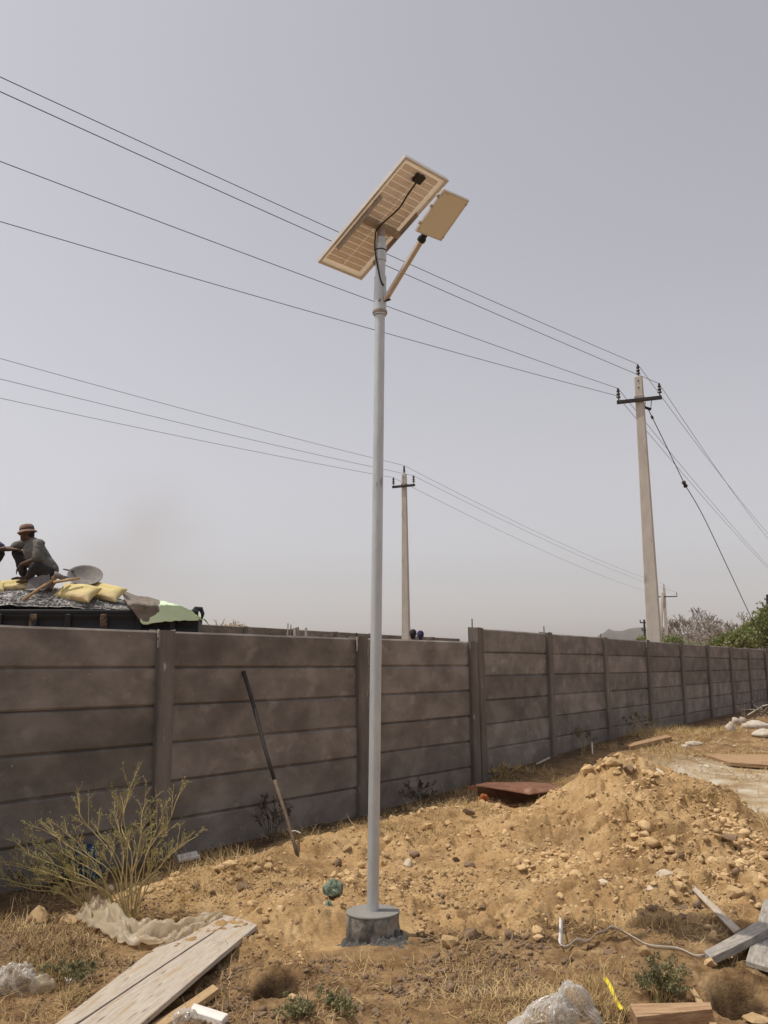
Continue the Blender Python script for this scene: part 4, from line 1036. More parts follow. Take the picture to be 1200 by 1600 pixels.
blades('standing_dry_grass', scatter(1500, (-2.4, 2.3), (4.0, 5.6), lambda x, y: w_fore(x, y) * ss(0.05, 0.3, fbm(x, y, 2.0, 2, 80)), 3), M_straw, 3, (0.05, 0.13), 0.0013, 0.15)
blades('sparse_field_grass', scatter(9000, (2.5, 9.0), (6.5, 18), w_right, 4), M_straw, 4, (0.04, 0.16), 0.003, 0.6)
blades('wall_foot_grass', scatter(9000, (-3.2, 6.5), (5.4, 17), w_mixed, 5), M_straw, 5, (0.03, 0.15), 0.002, 0.6)

# ------------------------------------------------------------------ stones and clods
def rock_mesh(seed, mat, sub=1):
    rnd = random.Random(seed); bm = bmesh.new()
    bmesh.ops.create_icosphere(bm, subdivisions=sub, radius=1.0)
    cuts = [Vector((rnd.uniform(-1, 1), rnd.uniform(-1, 1), rnd.uniform(-1, 1))).normalized() for _ in range(11)]
    cutd = rnd.uniform(0.48, 0.62)
    for v in bm.verts:
        p = v.co.normalized() * (0.92 + 0.28 * mnoise.noise(v.co * 1.3 + Vector((seed * 3.1, 0, 0))))
        for c in cuts:
            q = p.dot(c) - cutd
            if q > 0: p = p - c * q
        v.co = p + Vector((rnd.uniform(-1, 1), rnd.uniform(-1, 1), rnd.uniform(-1, 1))) * 0.03
    me = bpy.data.meshes.new('stone'); bm.to_mesh(me); bm.free(); me.materials.append(mat); return me
def arrays(me):
    v = np.zeros(len(me.vertices) * 3); me.vertices.foreach_get('co', v)
    f = np.array([tuple(p.vertices) for p in me.polygons]); return v.reshape(-1, 3), f
def clods(name, pts, sizes, mat, seed, sub=1):
    r_ = np.random.default_rng(seed); base = [arrays(rock_mesh(700 + seed * 10 + q, mat, sub)) for q in range(8)]
    VV, FF, off = [], [], 0
    pick = r_.integers(0, 8, len(pts))
    for q in range(8):
        idx = np.where(pick == q)[0]
        if not len(idx): continue
        v, f = base[q]; n = len(idx)
        w = r_.uniform(0, 2 * math.pi, n); c, s = np.cos(w), np.sin(w)
        sc = sizes[idx][:, None] * r_.uniform(0.65, 1.25, (n, 3)) * np.array([1, 1, 0.75])
        T = v[None] * sc[:, None, :]
        til = r_.uniform(-0.6, 0.6, n)[:, None]
        x = T[:, :, 0] * c[:, None] - T[:, :, 1] * s[:, None]; y = T[:, :, 0] * s[:, None] + T[:, :, 1] * c[:, None]; z = T[:, :, 2] + til * x * 0.4
        V = np.stack([x, y, z], -1) + pts[idx][:, None, :]
        VV.append(V.reshape(-1, 3)); FF.append((f[None] + (np.arange(n) * len(v))[:, None, None] + off).reshape(-1, 3)); off += n * len(v)
    o = np_mesh(name, np.concatenate(VV), np.concatenate(FF), mat); o['kind'] = 'stuff'; return o
def w_dug(x, y):
    dug, flat, grey = masks(x, y)
    cl = ss(-0.15, 0.4, fbm(x, y, 1.7, 3, 90))
    rub = gauss(x, y, 2.35, 6.3, 1.0, 0.55, 0.9) + gauss(x, y, 2.75, 7.2, 0.8, 0.35, 0.6) + gauss(x, y, 0.2, 6.5, 0.8, 0.5, 0.3) + gauss(x, y, -0.7, 6.5, 0.8, 0.5, 0.3) + gauss(x, y, 0.6, 5.2, 0.7, 0.35, 0.15)
    return dug * np.clip(0.10 + 0.25 * cl + 0.6 * rub, 0, 1) * ss(0.27, 0.34, np.hypot(x - PED[0], y - PED[1]))
p = scatter(26000, (-1.8, 4.2), (4.6, 11.5), w_dug, 6, 0.0); clods('soil_crumbs', p, 0.0055 * np.exp(RNG.normal(0, 0.45, len(p))), M_stone, 6)
p = scatter(5200, (-1.8, 4.2), (4.6, 11.0), w_dug, 7, -0.002); clods('loose_clods', p, 0.0125 * np.exp(RNG.normal(0, 0.5, len(p))), M_stone, 7)
def w_clump(x, y):
    return w_dug(x, y) * ss(0.08, 0.30, fbm(x, y, 2.6, 3, 123))
p = scatter(1500, (-1.8, 4.2), (4.9, 10.5), w_clump, 17, 0.0); clods('broken_clods', p, 0.024 * np.exp(RNG.normal(0, 0.4, len(p))), M_stone, 17, 2)
p = scatter(5200, (-2.4, 2.3), (4.0, 6.5), lambda x, y: 0.5 * (1 - masks(x, y)[0]) * (0.15 + ss(0, 0.3, fbm(x, y, 1.9, 3, 97))) + 0.10 * w_dug(x, y), 8, -0.001); clods('brown_crumbs', p, 0.011 * np.exp(RNG.normal(0, 0.5, len(p))), M_stone_dk, 8)
p = scatter(900, (2.4, 7.0), (7.0, 15.0), lambda x, y: masks(x, y)[1] * (0.25 + 0.75 * ss(0, 0.3, fbm(x, y, 1.2, 3, 91))), 9, -0.002); clods('white_gravel', p, 0.013 * np.exp(RNG.normal(0, 0.5, len(p))), M_stone_pale, 9)

# stones big enough to pick out: (px, py, width px, height/width, material, label)
ROCK = {'t': [rock_mesh(60 + k, M_stone, 2) for k in range(6)], 'd': [rock_mesh(80 + k, M_stone_dk, 2) for k in range(4)], 'p': [rock_mesh(90 + k, M_stone_pale, 2) for k in range(4)]}
def stone(px, py, w, hr, kind, label, seed, group='loose stones on the dug soil'):
    rnd = random.Random(seed)
    g = gp(px, py); zc = g.y * cp + (g.z - CAMZ) * sp_
    s = w * zc / F / 2
    o = bpy.data.objects.new('stone', ROCK[kind][seed % len(ROCK[kind])]); link(o)
    o.scale = (s * 1.05, s * rnd.uniform(0.8, 1.1), s * hr * 1.1)
    o.location = (g.x, g.y, hz(g.x, g.y) + s * hr * 0.45)
    o.rotation_euler = (rnd.uniform(-0.25, 0.25), rnd.uniform(-0.25, 0.25), rnd.uniform(0, 6.28))
    return tag(o, label, 'stone', group)
STONES = [
 (638, 1360, 20, 1.0, 'p', 'pale blocky stone, lit on its left face, right of the light pole'),
 (601, 1357, 17, 0.9, 't', 'tan stone touching the light pole in the picture, left of the pale block'),
 (622, 1355, 14, 0.8, 't', 'small tan stone between the pale block and the tan stone by the pole'),
 (557, 1378, 26, 0.9, 't', 'squarish tan stone left of the light pole, above the green rag'),
 (529, 1355, 20, 0.9, 'd', 'dark brown stone up the bank, left of the light pole'),
 (648, 1343, 22, 0.8, 'd', 'dark brown clod behind the pale block'),
 (713, 1347, 15, 0.9, 'd', 'dark purple brown clod in the open soil, leftmost of a pair'),
 (735, 1360, 24, 0.7, 'd', 'dark brown clod in the open soil, rightmost of a pair'),
 (668, 1300, 26, 0.6, 't', 'flat tan slab stone below the wall shadow, right of the pole'),
 (700, 1297, 18, 0.6, 't', 'flat tan stone beside the slab below the wall shadow'),
 (733, 1285, 24, 0.7, 'd', 'brown clod below the rusty steel sheet'),
 (704, 1483, 32, 0.9, 't', 'long tan stone lying right of the mortar spill'),
 (736, 1472, 36, 0.8, 'd', 'big dark clod behind the long tan stone'),
 (701, 1446, 11, 1.5, 'd', 'small upright brown stone right of the concrete base'),
 (795, 1465, 26, 0.7, 'd', 'brown clod at the end of the pole shadow band'),
 (852, 1297, 11, 0.8, 'p', 'small white stone on the front of the dirt heap'),
 (945, 1410, 22, 0.6, 'p', 'pale stone alone in the middle of the soil, below the heap'),
 (1065, 1350, 16, 1.3, 'd', 'upright brown stone beside a lying stick like stone, right of the heap'),
 (1046, 1346, 24, 0.5, 't', 'long tan stone lying beside the upright brown stone'),
 (1040, 1390, 34, 0.55, 'p', 'wide pale stone left of the thin leaning plank'),
 (1068, 1400, 30, 0.65, 't', 'tan stone at the top left of the thin leaning plank'),
 (1035, 1407, 24, 0.6, 't', 'tan stone under the wide pale stone'),
 (1018, 1418, 20, 0.7, 'p', 'pale stone at the lower left of the wide pale stone'),
 (1070, 1430, 22, 0.8, 'd', 'dark clod in the plank shadow, upper one'),
 (1092, 1440, 20, 0.9, 'd', 'dark clod in the plank shadow, right one'),
 (1066, 1443, 24, 0.7, 'd', 'dark clod in the plank shadow, lower left one'),
 (1140, 1333, 30, 0.7, 'd', 'brown stone at the right end of the heap'),
 (1118, 1390, 18, 0.8, 't', 'tan stone right of the thin leaning plank, nearest to it'),
 (1130, 1375, 16, 0.8, 't', 'tan stone in the rubble right of the plank, middle'),
 (1150, 1418, 34, 0.75, 't', 'big tan stone above the beam end'),
 (1172, 1420, 16, 1.1, 't', 'small upright tan stone right of the big one above the beam'),
 (1158, 1390, 24, 0.6, 't', 'flat tan stone in the rubble at the right edge, lower'),
 (1175, 1368, 30, 0.6, 't', 'wide tan stone in the rubble at the right edge, upper'),
 (1190, 1385, 24, 0.6, 't', 'tan stone cut by the right edge of the picture'),
 (1145, 1385, 18, 0.7, 'p', 'pale stone in the rubble left of the flat tan stone'),
 (1100, 1365, 14, 0.8, 't', 'small tan stone above the thin leaning plank'),
 (1120, 1352, 18, 0.8, 't', 'tan stone in the upper rubble by the heap'),
 (1090, 1320, 20, 0.7, 't', 'tan stone on the right skirt of the heap'),
 (1010, 1320, 18, 0.8, 't', 'tan stone on the front of the heap below its top'),
 (960, 1215, 34, 0.6, 't', 'tan clod on the crown of the dirt heap'),
 (985, 1222, 26, 0.7, 'd', 'brown clod right of the crown of the dirt heap'),
 (918, 1222, 22, 0.7, 't', 'tan clod left of the crown of the dirt heap'),
 (880, 1265, 18, 0.7, 't', 'tan clod on the left shoulder of the heap'),
 (840, 1270, 20, 0.7, 't', 'tan clod beside the right end of the rusty sheet'),
 (835, 1390, 16, 0.7, 't', 'small tan clod in the open soil below the heap'),
 (60, 1440, 62, 0.6, 't', 'large tan slab of earth at the left edge below the weed'),
 (172, 1398, 18, 0.9, 'p', 'pale stone at the foot of the tall weed'),
 (108, 1445, 40, 0.5, 't', 'broad tan clod left of the plastic film'),
 (307, 1392, 18, 0.9, 'd', 'round brown stone right of the weed'),
 (332, 1402, 22, 0.7, 'd', 'brown stone beside the round one right of the weed'),
 (358, 1360, 30, 0.7, 't', 'tan lump in the sunny heap below the wall, left of the stick'),
 (385, 1352, 24, 0.7, 't', 'tan lump in the sunny heap nearest the stick foot'),
 (380, 1393, 30, 0.5, 'd', 'flat dark clod below the sunny heap'),
 (470, 1585, 20, 0.9, 't', 'tan stone below the dark hollow, right one'),
 (457, 1570, 22, 0.8, 't', 'tan stone below the dark hollow, left one'),
 (540, 1560, 34, 0.7, 'd', 'dark clod under the mortar spill at the bottom'),
 (355, 1572, 22, 0.9, 'd', 'grey round stone by the white offcut'),
 (890, 1500, 14, 0.9, 'd', 'small brown stone under the white strap, left'),
 (950, 1497, 26, 0.6, 'd', 'flat brown stone under the white strap, middle'),
 (975, 1505, 10, 0.8, 'p', 'small white stone under the white strap, right'),
 (1010, 1500, 26, 0.9, 't', 'tan stone above the grey green herb'),
 (1110, 1520, 30, 0.8, 't', 'tan stone left of the beam end, below the strap'),
 (840, 1475, 20, 0.8, 't', 'tan stone left of the white strap'),
 (1120, 1252, 12, 0.6, 'p', 'small pale stone on the grey flat ground'),
 (1180, 1600, 50, 0.4, 't', 'flat tan stone at the bottom right corner'),
]
for k, (px, py, w, hr, kd, lab) in enumerate(STONES): stone(px, py, w, hr, kd, lab, k)

ORD = ['first', 'second', 'third', 'fourth', 'fifth', 'sixth', 'seventh', 'eighth', 'ninth']
ROWN = {2: ['upper row', 'lower row'], 3: ['top row', 'middle row', 'bottom row'], 5: ['top row', 'second row', 'middle row', 'fourth row', 'bottom row']}
# four corners (top left, top right, bottom right, bottom left) of a patch where stones lie in rough rows
RUB = [('tan stone in rubble above the grey beam', 'rubble stones at the right edge', [(1088, 1322), (1196, 1332), (1198, 1440), (1128, 1412)], 5, 8, 't', 1),
       ('tan stone in rubble left of the thin plank', 'rubble stones left of the thin plank', [(1000, 1376), (1056, 1374), (1092, 1424), (985, 1428)], 3, 6, 't', 2),
       ('tan stone scattered behind the light pole', 'stones scattered behind the light pole', [(500, 1332), (700, 1316), (735, 1372), (512, 1384)], 3, 8, 't', 3),
       ('tan clod in sunlit bank left of the stick foot', 'clods in the sunlit bank', [(338, 1352), (440, 1338), (470, 1380), (330, 1392)], 3, 8, 't', 4),
       ('brown clod on ground right of the concrete base', 'brown clods right of the base', [(660, 1466), (960, 1478), (985, 1512), (690, 1505)], 2, 9, 'd', 5)]
for lab, grp, qd, nr_, nc_, kd, sd in RUB:
    rnd = random.Random(sd * 31); k = 0
    for r_ in range(nr_):
        xs = sorted(min(1, max(0, (c_ + 0.5 + rnd.uniform(-0.42, 0.42)) / nc_)) for c_ in range(nc_))
        for c_, u_ in enumerate(xs):
            v_ = (r_ + 0.5 + rnd.uniform(-0.40, 0.40)) / nr_
            tx, ty = qd[0][0] * (1 - u_) + qd[1][0] * u_, qd[0][1] * (1 - u_) + qd[1][1] * u_
            bx, by = qd[3][0] * (1 - u_) + qd[2][0] * u_, qd[3][1] * (1 - u_) + qd[2][1] * u_
            stone(tx * (1 - v_) + bx * v_, ty * (1 - v_) + by * v_, rnd.choice((9, 10, 12, 14, 18, 22)) * (1.1 if sd == 1 else 0.95), rnd.uniform(0.5, 0.85), kd,
                  lab + ', ' + ORD[c_] + ' from left in ' + ROWN[nr_][r_], k + sd * 100, grp); k += 1

# ------------------------------------------------------------------ boards, plates and litter
def board(name, label, corners, thick, mat, cat='plank', lift=0.01, lifts=None, group=None, bevel=0.002, grounded=True, parts=None):
    """corners: four photo pixels of the top face (far left, far right, near right, near left)"""
    P = []
    for i, (px, py) in enumerate(corners):
        lf = lifts[i] if lifts else lift
        a, b = ray(px, py)
        Y = np.arange(3.0, 20, 0.005); zz = CAMZ + b * Y - (Hb(a * Y, Y) + lf)
        j = int(np.argmax(zz < 0)); P.append(Vector((a * Y[j], Y[j], CAMZ + b * Y[j])))
    ori = sum(P, Vector()) / 4
    n = (P[1] - P[0]).cross(P[3] - P[0]).normalized()
    if n.z < 0: n = -n
    ex = (P[3] + P[2] - P[0] - P[1]).normalized(); ey = n.cross(ex)
    rm = Matrix((ex, ey, n)).transposed()
    q = [rm.transposed() @ (p_ - ori) for p_ in P]
    N = 7; vs, fs = [], []
    rnd = random.Random(len(label))
    for i in range(N):
        t = i / (N - 1)
        l_ = q[0].lerp(q[3], t); r_ = q[1].lerp(q[2], t)
        wv = 0.002 * math.sin(t * 5 + len(label))
        for v in (l_, r_): vs.append(v + Vector((0, rnd.uniform(-0.001, 0.001), wv)))
        for v in (r_, l_): vs.append(v + Vector((0, 0, wv - thick)))
    for i in range(N - 1):
        for j in range(4): fs.append((i * 4 + j, i * 4 + (j + 1) % 4, (i + 1) * 4 + (j + 1) % 4, (i + 1) * 4 + j))
    fs.append((3, 2, 1, 0)); e = (N - 1) * 4; fs.append((e, e + 1, e + 2, e + 3))
    m = MB(); m.v = vs; m.f = fs
    o = m.build(name, mat, None, bevel=bevel)
    M4 = rm.to_4x4(); M4.translation = ori; o.matrix_world = M4
    return tag(o, label, cat, group)
board('plank', 'wide weathered white plank at the lower left, the nearer of two laid side by side', [(371, 1433), (402, 1445), (204, 1612), (88, 1622)], 0.024, M_wood_old, lifts=[0.05, 0.06, 0.07, 0.05], group='weathered planks at the lower left')
board('plank', 'weathered white plank with the plastic film on its far end, behind the nearer one', [(318, 1424), (369, 1432), (86, 1620), (60, 1620)], 0.024, M_wood_old, lifts=[0.03, 0.045, 0.045, 0.03], group='weathered planks at the lower left')
board('batten', 'thin raw timber batten half buried in dry grass beside the white planks', [(333, 1538), (342, 1545), (252, 1606), (236, 1600)], 0.03, M_wood_raw, 'batten', 0.03)
board('offcut', 'short white offcut block lying at the bottom left', [(303, 1566), (357, 1583), (347, 1594), (297, 1578)], 0.03, M_white, 'offcut', 0.04, bevel=0.003)
board('plank', 'thin grey plank slanting down to the beam at the right', [(1062, 1370), (1074, 1373), (1156, 1450), (1146, 1456)], 0.02, M_wood_old, lifts=[0.06, 0.08, 0.06, 0.06], group='loose boards at the right edge')
board('shutter_board', 'grey cement stained board cut off by the right edge', [(1196, 1398), (1290, 1400), (1300, 1540), (1165, 1501)], 0.025, M_wood_blue, 'board', lifts=[0.05, 0.05, 0.05, 0.05], group='loose boards at the right edge')
board('beam', 'narrow grey timber lying across the grey board at the right', [(1180, 1441), (1200, 1452), (1110, 1497), (1100, 1486)], 0.04, M_wood_blue, 'timber', lifts=[0.105, 0.105, 0.06, 0.06], group='loose boards at the right edge')
board('plank', 'brown board on edge at the bottom, behind the yellow strip', [(984, 1569), (1110, 1566), (1113, 1576), (994, 1589)], 0.055, M_wood_edge, lifts=[0.075, 0.10, 0.10, 0.075], group='loose boards at the right edge')
board('batten', 'thin yellow stick slanting behind the brown board at the bottom right', [(1063, 1520), (1068, 1519), (1124, 1604), (1112, 1604)], 0.015, M_wood_raw, 'stick', lifts=[0.03, 0.03, 0.05, 0.05])
board('plank', 'flat brown board lying on the far flat ground at the right edge', [(1098, 1178), (1230, 1180), (1225, 1196), (1140, 1190)], 0.05, M_wood_edge, lifts=[0.04, 0.06, 0.07, 0.07])
board('plank', 'brown board along the shaded wall foot under the far bays', [(1040, 1148), (1050, 1151), (985, 1166), (975, 1163)], 0.06, M_wood_edge, lifts=[0.06, 0.06, 0.06, 0.06])
board('offcut', 'pale thin board scrap on the grey flat ground beside the purple cloth', [(1005, 1196), (1030, 1196), (1068, 1206), (1020, 1209)], 0.02, M_whitedirty, 'offcut', 0.03)
board('pipe_offcut', 'short pale pipe offcut lying in the wall shadow right of the weed', [(276, 1336), (308, 1329), (312, 1336), (279, 1343)], 0.03, M_white, 'offcut', 0.05, bevel=0.006)
def leaning(name, label, px0, px1, Y0, Y1, r_, mat, cat):
    a, b = at(*px0, Y0), at(*px1, Y1)
    a.z = hz(a.x, a.y) - 0.03 if name != 'stick' else a.z
    o = MB().tube([a, a.lerp(b, 0.5) + Vector((0.004, 0, 0)), b], r_, 8).build(name, mat, None, smooth=True); return tag(o, label, cat)
g = gp(467, 1338)
# the long stick leaning on the wall
def long_stick():
    a = Vector((g.x, g.y, hz(g.x, g.y) - 0.03))
    s_ = station_at(380, 1050, W0, D1); wp = W0 + D1 * s_ + np.array([D1[1], -D1[0]]) * 0.05
    b = at(380, 1050, float(wp[1]))
    root = empty('long_stick', a, 'long dark stick leaning on the wall, its bare lower end in the ground', 'stick')
    e = b - a
    pts = [Vector((0, 0, 0))] + [e * t + Vector((0.006 * math.sin(t * 9), 0, 0.004 * math.cos(t * 7))) for t in (0.1, 0.2, 0.3, 0.4)]
    MB().tube(pts, [0.014, 0.0145, 0.0145, 0.0145, 0.015], 8).build('bare_end', M_pole_wood, root, smooth=True)
    pts = [e * t + Vector((0.006 * math.sin(t * 9), 0, 0.004 * math.cos(t * 7))) for t in (0.4, 0.55, 0.7, 0.85, 1.0)]
    MB().tube(pts, [0.016, 0.016, 0.017, 0.018, 0.019], 8).build('dark_shaft', M_pole_blk, root, smooth=True)
    t0 = e * 0.14
    MB().tube([t0, t0 + Vector((0.04, -0.02, 0.012)), t0 + Vector((0.085, -0.03, -0.004))], 0.004, 5).build('tie', M_white, root)
long_stick()
def short_stick(label, p0, p1, Y, r_, mat):
    a, b = at(*p0, Y), at(*p1, Y + 0.05)
    tag(MB().tube([a, b], r_, 6).build('stick', mat), label, 'stick')
gg = gp(860, 1190); short_stick('small pale stick leaning low against the tall wall foot', (838, 1194), (859, 1184), gg.y - 0.25, 0.014, M_whitedirty)
gg = gp(925, 1178); short_stick('thin white upright stick at the foot of the tall wall', (926, 1180), (925, 1160), gg.y, 0.010, M_white)

# rusty folded steel sheet
def rusty():
    Y = gp(800, 1262).y
    o_ = at(800, 1258, Y); root = empty('rusty_sheet', o_, 'rust red folded steel sheet, open at the side, by the wall and dirt heap', 'steel sheet')
    L = lambda px, py, dy=0: at(px, py, Y + dy) - o_
    def slab(name, ps, th, mat=M_rust):
        n = (ps[1] - ps[0]).cross(ps[2] - ps[0]).normalized(); k = len(ps)
        m = MB(); m.add([p_ + n * th / 2 for p_ in ps] + [p_ - n * th / 2 for p_ in ps], [tuple(range(k)), tuple(range(2 * k - 1, k - 1, -1))] + [(i, i + k, (i + 1) % k + k, (i + 1) % k) for i in range(k)])
        return m.build(name, mat, root)
    top = slab('top_plate', [L(743, 1227, 0.05), L(788, 1234, -0.05), L(828, 1241, -0.12), L(877, 1233, -0.1), L(858, 1225, 0.25), L(836, 1223, 0.35), L(760, 1223, 0.35)], 0.012)
    slab('back_plate', [L(746, 1225, 0.30), L(746, 1258, 0.30), L(850, 1258, 0.30), L(858, 1227, 0.28)], 0.012)
    slab('bottom_flange', [L(757, 1257, 0.0), L(812, 1259, -0.06), L(812, 1257, 0.28), L(757, 1255, 0.28)], 0.014)
    slab('side_flange', [L(730, 1229, 0.0), L(743, 1228, 0.03), L(743, 1235, 0.03), L(731, 1233, 0.0)], 0.014)
    MB().lathe([(0.045, 0), (0.045, 0.018), (0.036, 0.022), (0.036, 0.035)], L(834, 1236, 0.0), 16).build('knob', M_rust, root, smooth=True, autosmooth=35)
    m = MB()
    for k in range(7): m.box(L(752 + 3 * (k % 4), 1254 - 3.0 * (k % 3) - 1.5 * k % 4, -0.02), (0.07, 0.05, 0.045), Matrix.Rotation(k, 3, 'Z') @ Matrix.Rotation(0.5 * k, 3, 'X'))
    m.build('broken_corner', pmat('orange rust lumps', [(0.30, 0.09, 0.03), (0.42, 0.16, 0.06)], 14, 5, 0.95, 0.5), root, bevel=0.01)
rusty()

def crumple(name, label, cat, px, py, w, d, h, seed, mat, rough=1.0, group=None, sub=5, ridge=5.0, skew=0.0, rotz=0.0, sink=0.25, Y=None):
    g0 = at(px, py, Y) if Y else gp(px, py); bm = bmesh.new(); bmesh.ops.create_icosphere(bm, subdivisions=sub, radius=1.0)
    off = Vector((seed * 7.3, seed * 1.7, 0))
    for v in bm.verts:
        p0 = v.co.copy(); r_ = 1.0 + 0.30 * mnoise.noise(p0 * 1.4 + off)
        rg = 1 - abs(mnoise.noise(p0 * ridge * 0.45 + off)) * 2; rg2 = 1 - abs(mnoise.noise(p0 * ridge + off * 2)) * 2
        r_ += rough * (0.14 * rg + 0.08 * rg2) - 0.1
        if mat in (M_clear, M_green_rag):                         # folds running to a gathered neck
            ph = math.atan2(p0.y, p0.x - 0.25); tw = ph + p0.z * 1.1 + seed
            f1 = 1 - abs(mnoise.noise(Vector((math.cos(tw) * 2.6, math.sin(tw) * 2.6, p0.z * 0.9 + seed)))) * 2
            f2 = 1 - abs(mnoise.noise(Vector((math.cos(tw) * 6.5, math.sin(tw) * 6.5, p0.z * 1.6)) + off)) * 2
            f3 = 1 - abs(mnoise.noise(p0 * 4.2 + off)) * 2
            r_ = 0.78 + 0.26 * mnoise.noise(p0 * 1.5 + off) + 0.22 * f1 + 0.10 * f2 + 0.06 * f3
        q = p0 * r_
        z = q.z if q.z > -sink else -sink + (q.z + sink) * 0.15
        v.co = Vector((q.x * w / 2 + skew * max(0, z) * w, q.y * d / 2, (z + sink) * h / (1 + sink)))
    me = bpy.data.meshes.new(name); bm.to_mesh(me); bm.free(); me.materials.append(mat)
    for p_ in me.polygons: p_.use_smooth = True
    o = link(bpy.data.objects.new(name, me)); o.location = (g0.x, g0.y, hz(g0.x, g0.y) - 0.01); o.rotation_euler = (0, 0, rotz)
    return tag(o, label, cat, group)
crumple('plastic_bag', 'large crumpled clear plastic bag at the bottom centre', 'plastic bag', 850, 1622, 0.26, 0.20, 0.13, 3, M_clear, 0.9, 'discarded plastic bags', sub=6, skew=0.16, ridge=3.2)
crumple('plastic_bag', 'upright clear plastic bag lobe beside the large bag at the bottom centre', 'plastic bag', 900, 1612, 0.20, 0.15, 0.17, 13, M_clear, 1.0, 'discarded plastic bags', sub=5, skew=-0.12)
crumple('plastic_bag', 'small clear crumpled plastic bag at the lower left edge', 'plastic bag', 24, 1548, 0.20, 0.14, 0.13, 5, M_clear, 1.0, 'discarded plastic bags')
crumple('plastic_bag', 'little cream crumpled plastic scrap beside the small bag at the left', 'plastic bag', 66, 1545, 0.11, 0.08, 0.07, 6, M_film, 1.3, 'discarded plastic bags', sub=4)
crumple('plastic_bag', 'pale plastic scrap in the weeds under the film', 'plastic bag', 118, 1530, 0.14, 0.08, 0.05, 16, M_clear, 1.3, 'discarded plastic bags', sub=4)
crumple('plastic_bag', 'white crumpled bag at the bottom left, under the white offcut', 'plastic bag', 290, 1604, 0.13, 0.09, 0.06, 17, M_clear, 1.2, 'discarded plastic bags', sub=4)
crumple('rag', 'crumpled green woven plastic rag on the bank left of the base', 'rag', 521, 1412, 0.12, 0.10, 0.085, 7, M_green_rag, 2.2, None, 5, 7.0)
crumple('rag', 'tattered tail of green plastic hanging below the green rag', 'rag', 513, 1426, 0.05, 0.08, 0.05, 18, M_green_rag, 2.4, None, 5, 7.0)
crumple('cloth', 'crumpled purple cloth on the ground behind the dirt heap', 'cloth', 1003, 1208, 0.30, 0.25, 0.10, 8, M_purple, 1.5, None, 5, Y=12.2)
crumple('debris_lump', 'lumpy off white debris right of the purple cloth', 'debris', 1022, 1220, 0.17, 0.15, 0.13, 9, M_whitedirty, 1.2, 'white debris on the far ground', 4, Y=11.8)
crumple('blue_bag', 'dark blue plastic bag in the wall shadow behind the tall weed', 'bag', 134, 1372, 0.22, 0.18, 0.26, 10, M_blue, 0.7, None, 4)
for k, (px, py, w, h, lab) in enumerate(((1084, 1163, 0.28, 0.06, 'flat white debris at the edge of the wall shadow, far right'), (1142, 1142, 0.17, 0.15, 'round white lump on the far heap, lowest one'),
                               (1150, 1131, 0.2, 0.15, 'round white lump on the far heap, top left one'), (1160, 1128, 0.17, 0.12, 'round white lump on the far heap, beside the top left one'), (1180, 1138, 0.6, 0.16, 'long pale heap of white sacks at the far right'),
                               (1196, 1150, 0.4, 0.12, 'pale sack cut by the right edge below the long white heap'), (1070, 1167, 0.15, 0.05, 'small flat white scrap left of the flat white debris'))):
    crumple('debris_lump', lab, 'debris', px, py, w, w * 0.7, h, 30 + k, M_whitedirty, 1.0, 'white debris on the far ground', 3)

# the cloudy plastic film draped over the planks
def film_sheet():
    spine = [(140, 1440), (165, 1452), (198, 1468), (225, 1476), (262, 1474), (300, 1462), (343, 1446)]
    half = [0.10, 0.12, 0.13, 0.12, 0.085, 0.055, 0.02]
    hgt = [0.15, 0.17, 0.13, 0.13, 0.10, 0.08, 0.05]
    pts = [gp(*q) for q in spine]
    path = smooth_path(pts, 18); n = len(path); NV = 40
    V, Fq = [], []
    for i, p_ in enumerate(path):
        t = i / (n - 1) * (len(spine) - 1); k = min(int(t), len(spine) - 2); f = t - k
        hw = half[k] * (1 - f) + half[k + 1] * f; hh = hgt[k] * (1 - f) + hgt[k + 1] * f
        tg = (path[min(i + 1, n - 1)] - path[max(i - 1, 0)]); sd = Vector((-tg.y, tg.x, 0)).normalized()
        for j in range(NV):
            s = j / (NV - 1) * 2 - 1
            q = p_ + sd * s * hw
            r1 = mnoise.noise(Vector((i * 0.095, s * 2.2, 3.3))); r2 = 1 - abs(mnoise.noise(Vector((i * 0.15 + s * 1.5, s * 3.5 - i * 0.07, 9.1)))) * 2
            r3 = 1 - abs(mnoise.noise(Vector((i * 0.07 + 4, s * 6.5 + 0.8 * math.sin(i * 0.12), 1.1)))) * 2
            z = hh * (1 - abs(s) ** 1.6) * (0.50 + 0.75 * r1) + 0.030 * r2 + 0.014 * r3 + 0.008
            V.append((q.x + 0.02 * r1, q.y + 0.02 * r2, float(Hb(q.x, q.y)) + max(0.02, z)))
    for i in range(n - 1):
        for j in range(NV - 1): Fq.append((i * NV + j, i * NV + j + 1, (i + 1) * NV + j + 1, (i + 1) * NV + j))
    o = np_mesh('plastic_film', V, Fq, M_film, smooth=True)
    so = o.modifiers.new('thick', 'SOLIDIFY'); so.thickness = 0.0015
    tag(o, 'long crumpled cloudy plastic film lying over the ends of the white planks', 'plastic sheet')
film_sheet()
